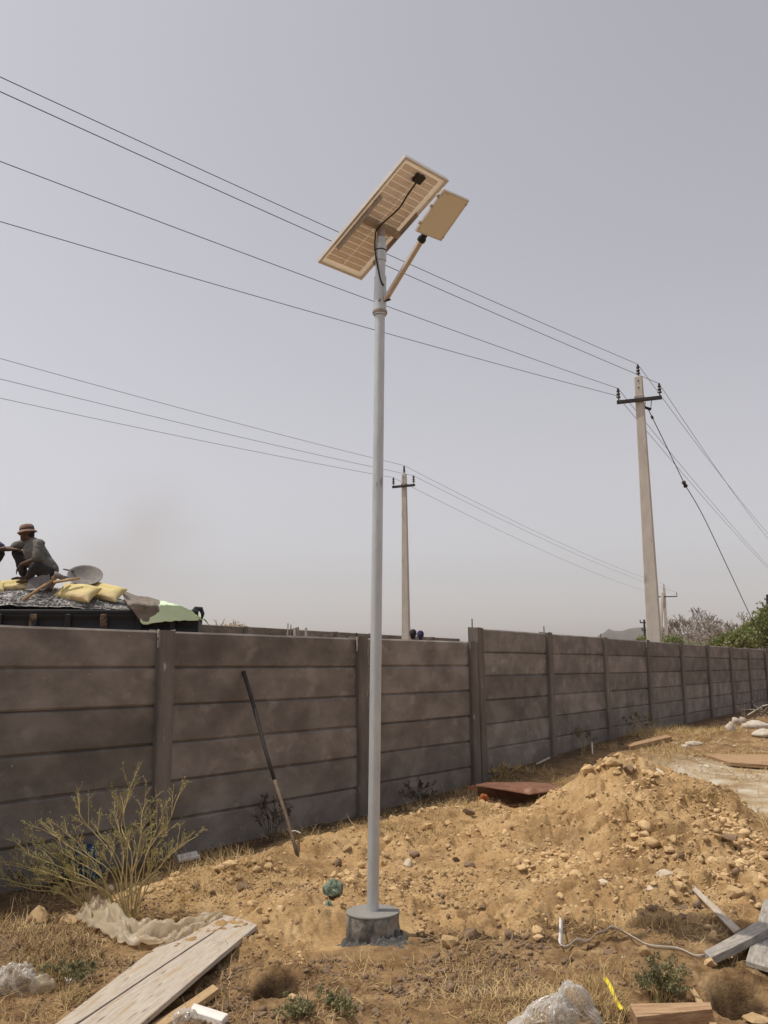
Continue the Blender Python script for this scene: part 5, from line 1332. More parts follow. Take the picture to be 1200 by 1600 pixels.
# white strap
def strap():
    pl = [(878, 1456), (877, 1470), (877, 1484), (888, 1486), (900, 1485), (917, 1478), (933, 1468), (945, 1465), (957, 1463), (977, 1468), (997, 1478), (1017, 1484), (1060, 1491), (1087, 1501), (1100, 1506), (1130, 1495)]
    up_ = [0.05, 0.03, 0.015, 0.012, 0.012, 0.02, 0.03, 0.035, 0.03, 0.02, 0.012, 0.008, 0.012, 0.012, 0.01, 0.01]
    P = []
    for (px, py), u_ in zip(pl, up_):
        q = gp(px, py); q.z = hz(q.x, q.y) + u_ + 0.022; P.append(q)
    path = smooth_path(P, 4); V, Fq = [], []
    for i, p_ in enumerate(path):
        tg = (path[min(i + 1, len(path) - 1)] - path[max(i - 1, 0)]).normalized()
        sd = tg.cross(Vector((0, 0, 1))).normalized() * 0.010 + Vector((0, 0, 0.012))
        V += [p_ - sd, p_ + sd]
    for i in range(len(path) - 1): Fq.append((2 * i, 2 * i + 1, 2 * i + 3, 2 * i + 2))
    o = np_mesh('strap', V, Fq, M_white); o.modifiers.new('thick', 'SOLIDIFY').thickness = 0.0012
    tag(o, 'bent white plastic packing strap lying in front of the dug soil', 'strap')
    pl2 = [(947, 1558), (955, 1570), (964, 1582), (973, 1600)]
    V = []; 
    for i, q in enumerate(pl2):
        c = gp(*q); c.z = hz(c.x, c.y) + 0.05 + 0.01 * math.sin(i * 2); V += [(c.x - 0.008, c.y, c.z), (c.x + 0.008, c.y, c.z + 0.008)]
    o = np_mesh('yellow_strip', V, [(2 * i, 2 * i + 1, 2 * i + 3, 2 * i + 2) for i in range(3)], M_yellow); o.modifiers.new('thick', 'SOLIDIFY').thickness = 0.003
    tag(o, 'bright yellow plastic strip beside the big clear bag at the bottom', 'strip')
strap()
# grey dead fronds at the far right wall foot
def fronds():
    b = gp(1165, 1124); root = empty('dead_branches', b, 'heap of grey dead fronds against the far wall at the right edge', 'dead branches'); rnd = random.Random(4)
    for k in range(16):
        a = at(1150 + rnd.uniform(0, 60), 1122 - rnd.uniform(-2, 6), b.y) - b; e = at(1150 + k * 4.5, 1096 + rnd.uniform(0, 16), b.y - 0.2) - b
        mb = MB(); mb.tube([a, a.lerp(e, 0.5) + Vector((0, 0, 0.06)), e], [0.02, 0.016, 0.006], 4)
        mb.build('frond', M_bark if k % 3 else M_mortar, root)
fronds()

# ------------------------------------------------------------------ the truck behind the wall
YT = 13.4
TROT = R(10); TRX = at(310, 960, YT).x
def T(px, py, dy=0.0):                        # a point of the load: dy metres behind the near side of the truck
    a, _ = ray(px, py); t = math.tan(TROT)
    return at(px, py, (YT + dy - TRX * t) / (1 - a * t))
def YF(x): return YT + (x - TRX) * math.tan(TROT)
def truck():
    z1 = at(310, 953, YT).z; xr = T(310, 960).x; xl = xr - 5.2; dep = 2.2
    zb = z1 - 1.05; gz = 0.35
    root = empty('tipper_truck', (xr, YT, gz), 'black tipper truck body heaped with grey stone, standing behind the lower wall', 'truck', None, TROT)
    o0 = root.location
    L = lambda x, y, z: Vector((x, y, z)) - o0
    mb = MB(); n = 8                              # ribbed side sheet: horizontal flutes
    vs, fs = [], []
    k = 17
    for i in range(k):
        z = zb + (z1 - 0.03 - zb) * i / (k - 1); y = YT + (0.03 if i % 4 in (1, 2) else 0.0)
        vs += [L(xl, y, z), L(xr, y, z)]
    for i in range(k - 1): fs.append((2 * i, 2 * i + 1, 2 * i + 3, 2 * i + 2))
    mb.v = vs; mb.f = fs; mb.build('side_panel', M_truck, root)
    MB().box(L((xl + xr) / 2, YT + 0.035, z1 - 0.03), (xr - xl, 0.10, 0.06)).build('top_rail', M_truck, root, bevel=0.01)
    MB().box(L((xl + xr) / 2, YT + dep, (z1 + zb) / 2), (xr - xl, 0.06, z1 - zb)).build('side_panel', M_truck, root)
    MB().box(L(xr - 0.03, YT + dep / 2, (z1 + zb) / 2 - 0.06), (0.06, dep - 0.10, z1 - zb - 0.1)).build('tailgate', M_truck, root)
    MB().box(L(xl + 0.03, YT + dep / 2, (z1 + zb) / 2), (0.06, dep - 0.10, z1 - zb)).build('headboard', M_truck, root)
    MB().box(L((xl + xr) / 2, YT + dep / 2, zb - 0.04), (xr - xl, dep, 0.07)).build('floor', M_truck, root)
    for px in (-52, 0, 53, 107, 163, 218, 270):
        x = xr + (T(px, 960).x - xr) / math.cos(TROT)
        MB().box(L(x, YT - 0.015, (z1 + zb) / 2 - 0.03), (0.10 if px in (53, 163) else 0.08, 0.07, z1 - zb - 0.07)).build('side_post', M_truckrib if px in (53, 163, -52) else M_truck, root, bevel=0.008)
    MB().box(L((xl + xr) / 2, YT + dep / 2, zb - 0.22), (xr - xl - 0.4, 0.9, 0.22)).build('chassis', M_iron, root)
    for x in (xr - 1.0, xr - 2.3, xr - 4.6):
        for y in (YT + 0.25, YT + dep - 0.25):
            MB().lathe([(0.2, -0.14), (0.44, -0.14), (0.5, -0.08), (0.5, 0.08), (0.44, 0.14), (0.2, 0.14)], L(x, y, gz + 0.5), 24, (0, 1, 0)).build('wheel', M_black, root, smooth=True, autosmooth=35)
    # hook at the tail corner
    MB().tube([L(xr - 0.12, YT + 0.1, z1 - 0.10), L(xr - 0.03, YT + 0.1, z1 + 0.02), L(xr + 0.03, YT + 0.1, z1 + 0.02), L(xr + 0.06, YT + 0.1, z1 - 0.05), L(xr + 0.05, YT + 0.1, z1 - 0.13)], [0.05, 0.05, 0.04, 0.03, 0.015], 7).build('tail_hook', M_black, root)
    return xl, xr, z1, dep
TXL, TXR, TZ, TD = truck()
def load_z(x, y):
    x = np.asarray(x, float); y = np.asarray(y, float)
    prof = np.interp(x, [TXL, T(-40, 0).x, T(20, 0).x, T(80, 0).x, T(150, 0).x, T(190, 0).x, T(240, 0).x, T(290, 0).x, TXR], [0.3, 0.47, 0.44, 0.42, 0.33, 0.24, 0.12, 0.02, -0.06])
    e = np.sin(np.clip((y - YF(x)) / TD, 0, 1) * math.pi) ** 0.55
    return TZ - 0.06 + (prof + 0.06) * e
def gravel():
    nx, ny = 150, 60
    X, Y = np.meshgrid(np.linspace(TXL + 0.05, T(205, 940).x, nx), np.linspace(0.06, TD - 0.1, ny)); Y = Y + YF(X)
    Z = load_z(X, Y) + cells(X, Y, 34, 3) * 0.018 + fbm(X, Y, 9, 3, 2) * 0.03
    i, j = np.meshgrid(np.arange(ny - 1), np.arange(nx - 1), indexing='ij')
    Fq = np.stack([i * nx + j, i * nx + j + 1, (i + 1) * nx + j + 1, (i + 1) * nx + j], -1).reshape(-1, 4)
    o = np_mesh('gravel_load', np.stack([X, Y, Z], -1).reshape(-1, 3), Fq, M_gravel); o['kind'] = 'stuff'
    r_ = np.random.default_rng(5); n = 7500
    x = r_.uniform(TXL + 0.1, T(205, 940).x, n); y = YF(x) + 0.08 + (TD - 0.3) * r_.random(n) ** 1.6
    clods('loose_gravel', np.column_stack([x, y, load_z(x, y) + 0.012]), 0.017 * np.exp(r_.normal(0, 0.35, n)), M_gravel, 12)
gravel()
# tarpaulin drooping over the tail
def tarp():
    nu, nv = 60, 36
    V, fm = [], []
    top_px = np.array([(186, 924), (215, 931), (240, 936), (262, 942), (285, 948), (300, 955), (311, 966)], float)
    bot_px = np.array([(199, 945), (214, 966), (222, 977), (248, 973), (270, 971), (292, 970), (311, 969)], float)
    for i in range(nu):
        u_ = i / (nu - 1) * 6; k = min(int(u_), 5); f = u_ - k
        a = top_px[k] * (1 - f) + top_px[k + 1] * f; b = bot_px[k] * (1 - f) + bot_px[k + 1] * f
        for j in range(nv):
            v = j / (nv - 1)                     # 0 = far rim behind the crest, .4 = crest, 1 = lower front edge
            w = max(0.0, (v - 0.4) / 0.6); q = a * (1 - w) + b * w
            front = ss(941.0, 946.5, q[1]); dy = float(0.95 * (1 - w) ** 1.3 * (1 - front) - 0.12 * front)
            p_ = T(q[0], q[1], dy)
            if v < 0.4: p_ = Vector((p_.x, p_.y + (0.4 - v) * 2.4, p_.z - (0.4 - v) ** 2 * 0.4))
            else: p_.z += 0.03 * math.sin(math.pi * w)
            nz = mnoise.noise(p_ * 3.1) * 0.035 + (1 - abs(mnoise.noise(p_ * 7)) * 2) * 0.012
            V.append((p_.x, p_.y - abs(nz) * 0.3, p_.z + nz))
    Fq, fm = [], []
    for i in range(nu - 1):
        for j in range(nv - 1):
            Fq.append((i * nv + j, i * nv + j + 1, (i + 1) * nv + j + 1, (i + 1) * nv + j))
            u_, v = i / nu, j / nv
            edge = 0.36 + 0.10 * mnoise.noise(Vector((v * 4, u_ * 3, 2))) + 0.10 * v
            low = u_ < 0.42 and v > 0.90 + 0.04 * mnoise.noise(Vector((u_ * 20, 0, 0))) and u_ > 0.25
            fm.append(1 if (u_ < edge and not low) else 0)
    o = np_mesh('tarpaulin', V, Fq, mats=[M_tarp, M_mud], fm=fm, smooth=True)
    o.modifiers.new('thick', 'SOLIDIFY').thickness = 0.008
    tag(o, 'pale green tarpaulin, half caked in grey mud, hanging over the tail of the truck', 'tarpaulin')
tarp()
def sack(label, px, py, w, h, dy, rot, seed, mat=M_sack, ry=0.0):
    c = T(px, py, dy)
    W, Hh, depth = w * YT / F, h * YT / F * 0.52, h * YT / F * 0.98
    N = 26; V, Fq = [], []
    for sd in (1, -1):
        for i in range(N):
            for j in range(N):
                x, y = math.sin((i / (N - 1) - 0.5) * math.pi) , math.sin((j / (N - 1) - 0.5) * math.pi)
                nz = mnoise.noise(Vector((x * 1.6, y * 1.6, sd + seed * 3.3))) * 0.20 + (1 - abs(mnoise.noise(Vector((x * 3, y * 3, seed * 9.0)))) * 2) * 0.06
                z = sd * ((1 - abs(x) ** 3.4) * (1 - abs(y) ** 3.4)) ** 0.42 * (0.85 + nz) + 0.10 * math.sin(x * 2 + seed)
                ear = 1 - 0.10 * (1 - abs(y) ** 2) * abs(x) ** 3
                V.append((x * W / 2 * ear, y * depth / 2 * (1 - 0.08 * (1 - abs(x) ** 2) * abs(y) ** 3), z * Hh / 2))
        o_ = 0 if sd == 1 else N * N
        for i in range(N - 1):
            for j in range(N - 1):
                q = (o_ + i * N + j, o_ + (i + 1) * N + j, o_ + (i + 1) * N + j + 1, o_ + i * N + j + 1)
                Fq.append(q if sd == 1 else q[::-1])
    me = bpy.data.meshes.new('sack'); me.from_pydata(V, [], Fq)
    bm = bmesh.new(); bm.from_mesh(me); bmesh.ops.remove_doubles(bm, verts=bm.verts, dist=0.0006); bm.to_mesh(me); bm.free(); me.materials.append(mat)
    for p_ in me.polygons: p_.use_smooth = True
    o = link(bpy.data.objects.new('sack', me)); o.location = c; o.rotation_euler = (0.72, ry, rot)
    return tag(o, label, 'sack', 'sacks on the truck load')
sack('yellow filled sack below the round pan, the left one of the pair by the tarpaulin', 120, 926, 72, 36, 0.30, -0.35, 1, ry=0.16)
sack('yellow filled sack next to the tarpaulin, right under the round pan', 163, 925, 64, 34, 0.42, -0.25, 2, ry=0.20)
sack('bright yellow sack under the squatting man, left of his foot', 22, 914, 44, 23, 0.55, 0.2, 3, ry=-0.1)
sack('dirty brown sack under the feet of the squatting man', 62, 915, 50, 24, 0.62, 0.0, 4, M_sack_dk)
sack('yellow sack at the very left edge of the load', -8, 918, 30, 24, 0.45, 0.3, 5)
# round mortar pan
def pan():
    c = T(133, 899, 0.55); ax = Vector((0.20, -0.62, 0.76)).normalized()
    root = empty('mortar_pan', c, 'round grey steel mortar pan tilted on top of the yellow sacks', 'pan')
    prof = [(0.02, -0.09), (0.14, -0.09), (0.24, -0.01), (0.262, 0.0), (0.264, 0.012), (0.25, 0.012), (0.23, 0.002), (0.135, -0.075), (0.02, -0.078)]
    MB().lathe(prof, (0, 0, 0), 36, ax).build('bowl', M_steelpan, root, smooth=True, autosmooth=50)
    a = T(108, 891, 0.65) - c; MB().box(a, (0.16, 0.10, 0.02), Matrix.Rotation(R(10), 3, 'Y')).build('lug', M_steelpan, root, bevel=0.004)
pan()
def hoe():
    a, b = T(36, 938, 0.12), T(88, 903, 0.40)
    root = empty('hoe', a, 'long handled hoe lying across the gravel with its grey blade up beside the man', 'hoe')
    L = lambda v: v - a
    MB().tube([L(a), L(a.lerp(b, 0.5)) + Vector((0, 0, 0.01)), L(b)], [0.024, 0.020, 0.024], 10).build('handle', M_handle, root, smooth=True)
    MB().tube([L(b) + Vector((-0.05, 0, -0.02)), L(b) + Vector((0.02, 0, 0.05))], 0.042, 10).build('socket', M_handle, root)
    ps = [L(T(47, 903, 0.42)), L(T(77, 896, 0.42)), L(T(80, 914, 0.36)), L(T(70, 922, 0.30)), L(T(38, 922, 0.36))]
    n = Vector((0, 1, 0)); k = len(ps); m = MB()
    m.add(ps + [p_ + n * 0.012 for p_ in ps], [tuple(range(k)), tuple(range(2 * k - 1, k - 1, -1))] + [(i, i + k, (i + 1) % k + k, (i + 1) % k) for i in range(k)])
    m.build('blade', M_blade, root)
    a, b = T(84, 910, 0.28), T(124.5, 903.5, 0.22)
    r2 = empty('pickaxe', a, 'short handled pick lying on the yellow sack, its wooden handle pointing right', 'pickaxe')
    MB().tube([Vector((0, 0, 0)), b - a], [0.022, 0.018], 10).build('handle', M_handle, r2, smooth=True)
    h0 = T(88, 898, 0.30)
    MB().tube([T(86, 893.5, 0.34) - a, h0 - a, T(98, 903, 0.32) - a, T(106, 902, 0.36) - a], [0.012, 0.045, 0.04, 0.012], 8).build('head', M_steelpan, r2, smooth=True)
hoe()

# ------------------------------------------------------------------ people
def blob(name, caps, voxel, mat, parent, smooth_it=4, fac=0.5, fold=0.0):
    """one continuous surface grown round tapered limbs: caps = [(p0, r0, p1, r1), ...]"""
    mb = MB()
    for (p0, r0, p1, r1) in caps:
        p0, p1 = Vector(p0), Vector(p1); d = p1 - p0; Ln = d.length
        if Ln < 1e-5: d = Vector((0, 0, 1)); Ln = 1e-5
        d = d.normalized(); q = d.to_track_quat('Z', 'Y').to_matrix(); n, rings = 14, []
        for k in range(1, 7):
            t = -math.pi / 2 + math.pi / 2 * k / 6.0; rings.append((r0 * math.cos(t), r0 * math.sin(t)))
        for k in range(0, 6):
            t = math.pi / 2 * k / 6.0; rings.append((r1 * math.cos(t), Ln + r1 * math.sin(t)))
        vs = [p0 - d * r0]
        for (rr_, z) in rings: vs += [p0 + q @ Vector((rr_ * math.cos(2 * math.pi * i / n), rr_ * math.sin(2 * math.pi * i / n), z)) for i in range(n)]
        vs.append(p1 + d * r1); fs = []
        for i in range(n): fs.append((0, 1 + (i + 1) % n, 1 + i))
        for r_ in range(len(rings) - 1):
            for i in range(n): fs.append((1 + r_ * n + i, 1 + r_ * n + (i + 1) % n, 1 + (r_ + 1) * n + (i + 1) % n, 1 + (r_ + 1) * n + i))
        e = len(vs) - 1; b0 = 1 + (len(rings) - 1) * n
        for i in range(n): fs.append((b0 + i, b0 + (i + 1) % n, e))
        mb.add(vs, fs)
    me = bpy.data.meshes.new(name + '_raw'); me.from_pydata([tuple(v) for v in mb.v], [], mb.f)
    ob = bpy.data.objects.new(name + '_raw', me); COL.objects.link(ob)
    rm = ob.modifiers.new('r', 'REMESH'); rm.mode = 'VOXEL'; rm.voxel_size = voxel
    if smooth_it:
        sm = ob.modifiers.new('s', 'SMOOTH'); sm.factor = fac; sm.iterations = smooth_it
    bpy.context.view_layer.update()
    dg = bpy.context.evaluated_depsgraph_get()
    out = bpy.data.meshes.new_from_object(ob.evaluated_get(dg)); out.name = name
    bpy.data.objects.remove(ob); bpy.data.meshes.remove(me)
    if fold:
        ns = [v.normal.copy() for v in out.vertices]
        for v, nn_ in zip(out.vertices, ns):
            q = v.co * 9.0
            v.co += nn_ * fold * (1 - abs(mnoise.noise(Vector((q.x * 0.8 + q.z * 0.5, q.y, q.z * 1.2)))) * 2.6)
    out.materials.clear(); out.materials.append(mat)
    for p_ in out.polygons: p_.use_smooth = True
    return link(bpy.data.objects.new(name, out), parent)
def hand(caps, wrist, d, palm_n, curl=0.4, s=1.0, thumb=1):
    d = Vector(d).normalized(); n = Vector(palm_n); n = (n - d * n.dot(d)).normalized(); w = d.cross(n)
    wrist = Vector(wrist); kn = []
    for i, (o, Ln, r_) in enumerate(((-0.034, 0.068, 0.0095), (-0.012, 0.078, 0.010), (0.011, 0.073, 0.0098), (0.031, 0.058, 0.0088))):
        k = wrist + d * 0.085 * s + w * o * s * thumb; caps.append((wrist + d * 0.012 * s + w * o * 0.5 * s * thumb, 0.016 * s, k, 0.0125 * s))
        a1 = curl * (0.6 + 0.2 * i); d1 = (d * math.cos(a1) + n * math.sin(a1)); d2 = (d * math.cos(a1 * 2.1) + n * math.sin(a1 * 2.1))
        m = k + d1 * Ln * 0.5 * s; caps.append((k, r_ * 1.1 * s, m, r_ * s)); caps.append((m, r_ * s, m + d2 * Ln * 0.55 * s, r_ * 0.75 * s))
    t0 = wrist + d * 0.025 * s - w * 0.03 * s * thumb; t1 = t0 + (d * 0.6 - w * 0.75 * thumb + n * 0.25).normalized() * 0.04 * s
    caps.append((wrist + d * 0.015 * s, 0.015 * s, t0, 0.015 * s)); caps.append((t0, 0.0145 * s, t1, 0.0115 * s)); caps.append((t1, 0.0115 * s, t1 + (d * 0.9 - w * 0.25 * thumb + n * 0.3).normalized() * 0.033 * s, 0.009 * s))
def head_caps(c, f, s=1.0):
    """c centre of skull, f facing"""
    f = Vector(f).normalized(); u = Vector((0, 0, 1)); sd = f.cross(u).normalized(); u = sd.cross(f)
    P = lambda a, b, e: Vector(c) + f * a * s + sd * b * s + u * e * s
    caps = [(P(-0.025, 0, 0.02), 0.088 * s, P(0.02, 0, 0.015), 0.080 * s), (P(0.03, 0, -0.02), 0.070 * s, P(0.045, 0, -0.085), 0.042 * s),   # skull, jaw
            (P(0.06, 0, -0.095), 0.026 * s, P(0.072, 0, -0.098), 0.022 * s),                                                               # chin
            (P(0.088, 0, 0.008), 0.012 * s, P(0.112, 0, -0.030), 0.014 * s),                                                               # nose
            (P(0.085, -0.016, -0.058), 0.010 * s, P(0.085, 0.016, -0.058), 0.010 * s), (P(0.082, -0.014, -0.072), 0.011 * s, P(0.082, 0.014, -0.072), 0.011 * s),   # lips
            (P(0.080, -0.032, 0.024), 0.013 * s, P(0.080, 0.032, 0.024), 0.013 * s)]                                                       # brow
    for q in (-1, 1):
        caps.append((P(-0.012, q * 0.083, 0.012), 0.013 * s, P(-0.016, q * 0.088, -0.028), 0.010 * s))                                    # ears
        caps.append((P(0.055, q * 0.038, -0.02), 0.022 * s, P(0.05, q * 0.04, -0.03), 0.022 * s))                                         # cheeks
    return caps, P
def squat(label, fx, hat, shirt_m, xoff=0.0, mirror=False, scarf=False):
    D = 0.62
    def J(zx, zy, dy=0.0):                       # joint measured on the photo
        px, py = zx / 6.0, 800 + zy / 6.0
        v = T(px, py, D + dy)
        if mirror: v = Vector((T(0, 880).x * 2 - v.x + xoff, v.y, v.z))
        return v
    feet = J(255, 640)
    root = empty('person', feet, label, 'person', 'people on and behind the wall')
    L = lambda v: v - feet
    f = Vector((fx, -0.05, 0.0))
    hd = J(252, 195); caps, P = head_caps(L(hd), f, 1.0)
    neck = J(300, 275)
    shN, shF = J(372, 305, -0.17), J(215, 300, 0.17)
    ch = J(325, 370); bel = J(390, 480); pel = J(440, 560)
    hN, hF = J(445, 575, -0.09), J(425, 560, 0.10)
    kN, kF = J(335, 505, -0.20), J(160, 385, 0.20)
    aN, aF = J(272, 615, -0.16), J(225, 590, 0.14)
    eN, wN = J(350, 440, -0.22), J(195, 492, -0.16)
    eF, wF = J(90, 345, 0.16), J(-45, 352, 0.10)
    body = [(L(hd) + Vector((-fx * 0.02, 0, -0.05)), 0.055, L(neck), 0.058), (L(neck), 0.06, L(ch), 0.13), (L(ch), 0.135, L(bel), 0.125), (L(bel), 0.125, L(pel), 0.135),
            (L(neck), 0.05, L(shN), 0.058), (L(neck), 0.05, L(shF), 0.058), (L(pel), 0.11, L(hN), 0.10), (L(pel), 0.11, L(hF), 0.10),
            (L(hN), 0.088, L(kN), 0.058), (L(hF), 0.088, L(kF), 0.058), (L(kN), 0.056, L(kN).lerp(L(aN), 0.4), 0.054), (L(kN).lerp(L(aN), 0.4), 0.054, L(aN), 0.034),
            (L(kF), 0.056, L(kF).lerp(L(aF), 0.4), 0.054), (L(kF).lerp(L(aF), 0.4), 0.054, L(aF), 0.034),
            (L(shN), 0.052, L(eN), 0.041), (L(eN), 0.040, L(eN).lerp(L(wN), 0.35), 0.040), (L(eN).lerp(L(wN), 0.35), 0.040, L(wN), 0.025),
            (L(shF), 0.052, L(eF), 0.041), (L(eF), 0.040, L(eF).lerp(L(wF), 0.4), 0.039), (L(eF).lerp(L(wF), 0.4), 0.039, L(wF), 0.025)]
    for a_ in (aN, aF):
        toe = L(a_) + Vector((fx * 0.17, -0.01, -0.062)); heel = L(a_) + Vector((-fx * 0.035, 0, -0.05))
        body += [(L(a_), 0.034, heel, 0.030), (heel, 0.030, L(a_) + Vector((fx * 0.10, 0, -0.058)), 0.030), (L(a_) + Vector((fx * 0.10, 0, -0.055)), 0.034, toe, 0.020)]
    hand(body, L(wN), (fx * 0.55, 0, -0.85), (-fx * 0.85, 0.2, -0.4), 0.30, 1.0, 1)
    hand(body, L(wF), (fx * 1.0, -0.1, -0.1), (0, 0, -1), 0.35, 1.0, -1)
    blob('body', caps + body, 0.0085, M_skin, root, 3)
    # eyes
    for q in (-1, 1): MB().lathe([(0.002, -0.009), (0.009, 0), (0.002, 0.009)], P(0.083, q * 0.030, 0.004), 8).build('eye', M_black, root)
    g_ = 0.014
    sh = [(L(neck), 0.066 + g_ * 0.3, L(ch), 0.150 + g_), (L(ch), 0.156 + g_, L(bel), 0.155 + g_), (L(bel), 0.155 + g_, L(pel) + Vector((0, 0, 0.02)), 0.158 + g_ * 0.8), (L(neck), 0.055 + g_, L(shN), 0.062 + g_), (L(neck), 0.055 + g_, L(shF), 0.062 + g_),
          (L(shN), 0.066 + g_, L(shN).lerp(L(eN), 0.85), 0.062 + g_ * 1.6), (L(shF), 0.060 + g_, L(shF).lerp(L(eF), 0.55), 0.050 + g_ * 1.6)]
    blob('shirt', sh, 0.012, shirt_m, root, 3, fold=0.007)
    tr = [(L(pel) + Vector((0, 0, -0.02)), 0.125 + g_, L(hN), 0.105 + g_), (L(pel) + Vector((0, 0, -0.02)), 0.125 + g_, L(hF), 0.105 + g_), (L(hN), 0.095 + g_, L(kN), 0.064 + g_), (L(hF), 0.095 + g_, L(kF), 0.064 + g_),
          (L(kN), 0.064 + g_, L(kN).lerp(L(aN), 0.9), 0.048 + g_), (L(kF), 0.064 + g_, L(kF).lerp(L(aF), 0.92), 0.048 + g_)]
    blob('trousers', tr, 0.012, M_trouser, root, 3, fold=0.006)
    hc = L(hd)
    if hat:
        tilt = Vector((-fx * 0.05, 0, 1)).normalized()
        tilt = Vector((fx * 0.14, -0.05, 1)).normalized()
        prof = [(0.148, -0.004), (0.146, 0.002), (0.112, 0.034), (0.107, 0.040), (0.108, 0.07), (0.100, 0.100), (0.078, 0.122), (0.02, 0.128)]
        o = MB().lathe(prof, hc + Vector((-fx * 0.004, 0, 0.008)), 28, tilt).build('hat', M_hat, root, smooth=True)
        MB().lathe([(0.108, 0.038), (0.110, 0.044), (0.109, 0.060), (0.106, 0.064)], hc + Vector((-fx * 0.004, 0, 0.008)), 28, tilt).build('hat_band', M_trouser, o, smooth=True)
        blob('hair', [(P(-0.045, 0, 0.0), 0.080, P(-0.06, 0, -0.04), 0.058)], 0.01, M_hair, root, 2)
    else:
        blob('hair', [(P(-0.03, 0, 0.035), 0.092, P(0.015, 0, 0.05), 0.075), (P(-0.05, 0, 0), 0.08, P(-0.05, 0, -0.04), 0.06)], 0.01, M_hair, root, 2)
    return root
squat('man in faded brown hat, grey shirt and dark trousers squatting on the truck load', -1, True, M_shirt)
squat('person in blue squatting at the left edge of the truck load, mostly out of frame', 1, False, M_bluecloth, xoff=-0.46, mirror=True)
def stander(label, px, ytop, Y, capmat, shirt, hat):
    t = at(px, ytop, Y); z0 = float(Hb(t.x, Y)); foot = Vector((t.x, Y, z0)); Hh = t.z - z0; s = Hh / 1.72
    root = empty('person', foot, label, 'person', 'people on and behind the wall')
    V3 = lambda x, y, z: Vector((x, y, z)) * s
    f = Vector((0.25, 1, 0)).normalized()
    caps, P = head_caps(V3(0, 0, 1.60), f, s)
    b = [(V3(0, 0, 1.53), 0.055 * s, V3(0, 0, 1.42), 0.06 * s), (V3(0, 0, 1.38), 0.10 * s, V3(0, 0, 1.15), 0.13 * s), (V3(0, 0, 1.15), 0.13 * s, V3(0, 0, 0.95), 0.13 * s)]
    for q in (-1, 1):
        b += [(V3(0, 0, 1.42), 0.05 * s, V3(q * 0.18, 0, 1.38), 0.055 * s), (V3(q * 0.18, 0, 1.38), 0.05 * s, V3(q * 0.23, 0, 1.10), 0.04 * s), (V3(q * 0.23, 0, 1.10), 0.04 * s, V3(q * 0.22, 0.10, 0.86), 0.026 * s),
              (V3(q * 0.09, 0, 0.92), 0.085 * s, V3(q * 0.10, 0.02, 0.50), 0.056 * s), (V3(q * 0.10, 0.02, 0.50), 0.054 * s, V3(q * 0.10, 0, 0.09), 0.036 * s), (V3(q * 0.10, 0, 0.05), 0.04 * s, V3(q * 0.11, 0.16, 0.03), 0.028 * s)]
        hand(b, V3(q * 0.22, 0.10, 0.86), (0, 0.15, -1), (-q, 0, 0), 0.35, s, q)
    blob('body', caps + b, 0.012, M_skin, root, 3)
    blob('shirt', [(V3(0, 0, 1.40), 0.10 * s, V3(0, 0, 1.15), 0.145 * s), (V3(0, 0, 1.15), 0.145 * s, V3(0, 0, 0.92), 0.145 * s)] + [(V3(0, 0, 1.42), 0.06 * s, V3(q * 0.18, 0, 1.38), 0.07 * s) for q in (-1, 1)] + [(V3(q * 0.18, 0, 1.38), 0.066 * s, V3(q * 0.22, 0, 1.16), 0.058 * s) for q in (-1, 1)], 0.018, shirt, root, 2)
    blob('trousers', [c_ for q in (-1, 1) for c_ in ((V3(q * 0.07, 0, 0.92), 0.12 * s, V3(q * 0.10, 0.02, 0.50), 0.075 * s), (V3(q * 0.10, 0.02, 0.50), 0.075 * s, V3(q * 0.10, 0, 0.12), 0.06 * s))], 0.018, M_trouser, root, 2)
    if hat:
        blob('cap', [(P(-0.01, 0, 0.045), 0.098 * s, P(0.02, 0, 0.05), 0.085 * s), (P(0.09, -0.03, 0.045), 0.02 * s, P(0.12, 0.03, 0.035), 0.015 * s), (P(-0.06, 0, 0), 0.07 * s, P(-0.06, 0, -0.04), 0.055 * s)], 0.012, capmat, root, 2)
    else:
        blob('hair', [(P(-0.03, 0, 0.035), 0.096 * s, P(0.02, 0, 0.05), 0.082 * s), (P(-0.055, 0, 0), 0.085 * s, P(-0.05, 0, -0.05), 0.065 * s)], 0.012, M_hair, root, 2)
stander('person with black hair, head showing over the wall beside the middle pole', 645.5, 983.5, 24.0, M_hair, M_shirt, False)
stander('person in dark blue cap, head showing over the wall right of the black haired head', 657, 986, 25.0, M_navy, M_bluecloth, True)

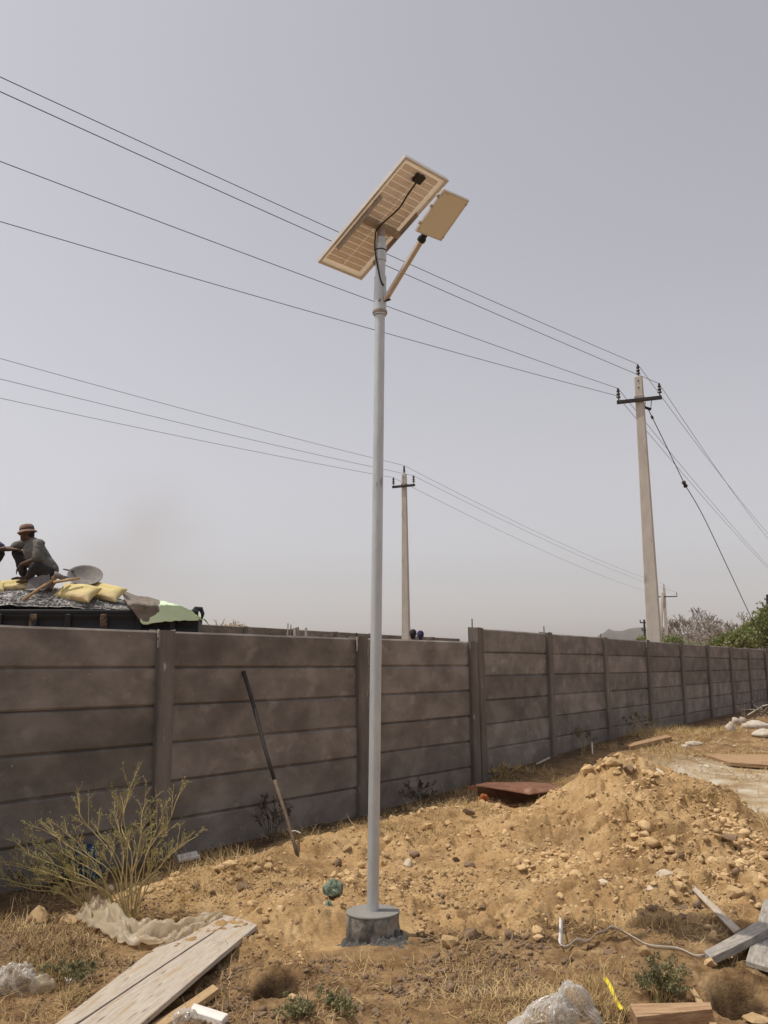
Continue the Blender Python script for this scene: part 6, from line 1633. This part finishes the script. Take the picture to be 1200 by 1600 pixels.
# ------------------------------------------------------------------ smoke and haze
def volume_mat(name, col, dens, aniso=0.2, cloud=None):
    m = bpy.data.materials.new(name); m.use_nodes = True; n, l = m.node_tree.nodes, m.node_tree.links
    n.clear(); out = n.new('ShaderNodeOutputMaterial'); v = n.new('ShaderNodeVolumePrincipled')
    v.inputs['Color'].default_value = (*col, 1); v.inputs['Density'].default_value = dens; v.inputs['Anisotropy'].default_value = aniso
    l.new(v.outputs[0], out.inputs['Volume'])
    if cloud:
        tc = n.new('ShaderNodeTexCoord'); nz = n.new('ShaderNodeTexNoise'); nz.inputs['Scale'].default_value = 1.3; nz.inputs['Detail'].default_value = 3
        l.new(tc.outputs['Object'], nz.inputs['Vector'])
        gr = n.new('ShaderNodeTexGradient'); gr.gradient_type = 'SPHERICAL'; l.new(tc.outputs['Object'], gr.inputs['Vector'])
        mr = n.new('ShaderNodeMapRange'); mr.inputs[1].default_value = 0.38; mr.inputs[2].default_value = 0.72; l.new(nz.outputs['Fac'], mr.inputs[0])
        mu = n.new('ShaderNodeMath'); mu.operation = 'MULTIPLY'; l.new(mr.outputs[0], mu.inputs[0]); l.new(gr.outputs['Fac'], mu.inputs[1])
        m2 = n.new('ShaderNodeMath'); m2.operation = 'MULTIPLY'; m2.inputs[1].default_value = dens; l.new(mu.outputs[0], m2.inputs[0]); l.new(m2.outputs[0], v.inputs['Density'])
    return m
HAZE = 0.00013
x0, x1, y0, y1, za, zb_ = -1600, 2200, -60, 2300, -8, 120
hz_ = MB().box(((x0 + x1) / 2, (y0 + y1) / 2, (za + zb_) / 2), (x1 - x0, y1 - y0, zb_ - za)).build('haze', volume_mat('dusty air', (0.97, 0.96, 0.97), HAZE, 0.0))
hz_['kind'] = 'stuff'

sm_c = at(215, 850, 60.0)
smk = bpy.data.meshes.new('smoke'); bm = bmesh.new(); bmesh.ops.create_icosphere(bm, subdivisions=3, radius=1.0); bm.to_mesh(smk); bm.free()
smk.materials.append(volume_mat('drifting smoke', (0.58, 0.57, 0.56), 0.19, 0.2, cloud=True))
so_ = link(bpy.data.objects.new('smoke', smk)); so_.location = sm_c; so_.scale = (6.5, 4.0, 6.5); so_['kind'] = 'stuff'
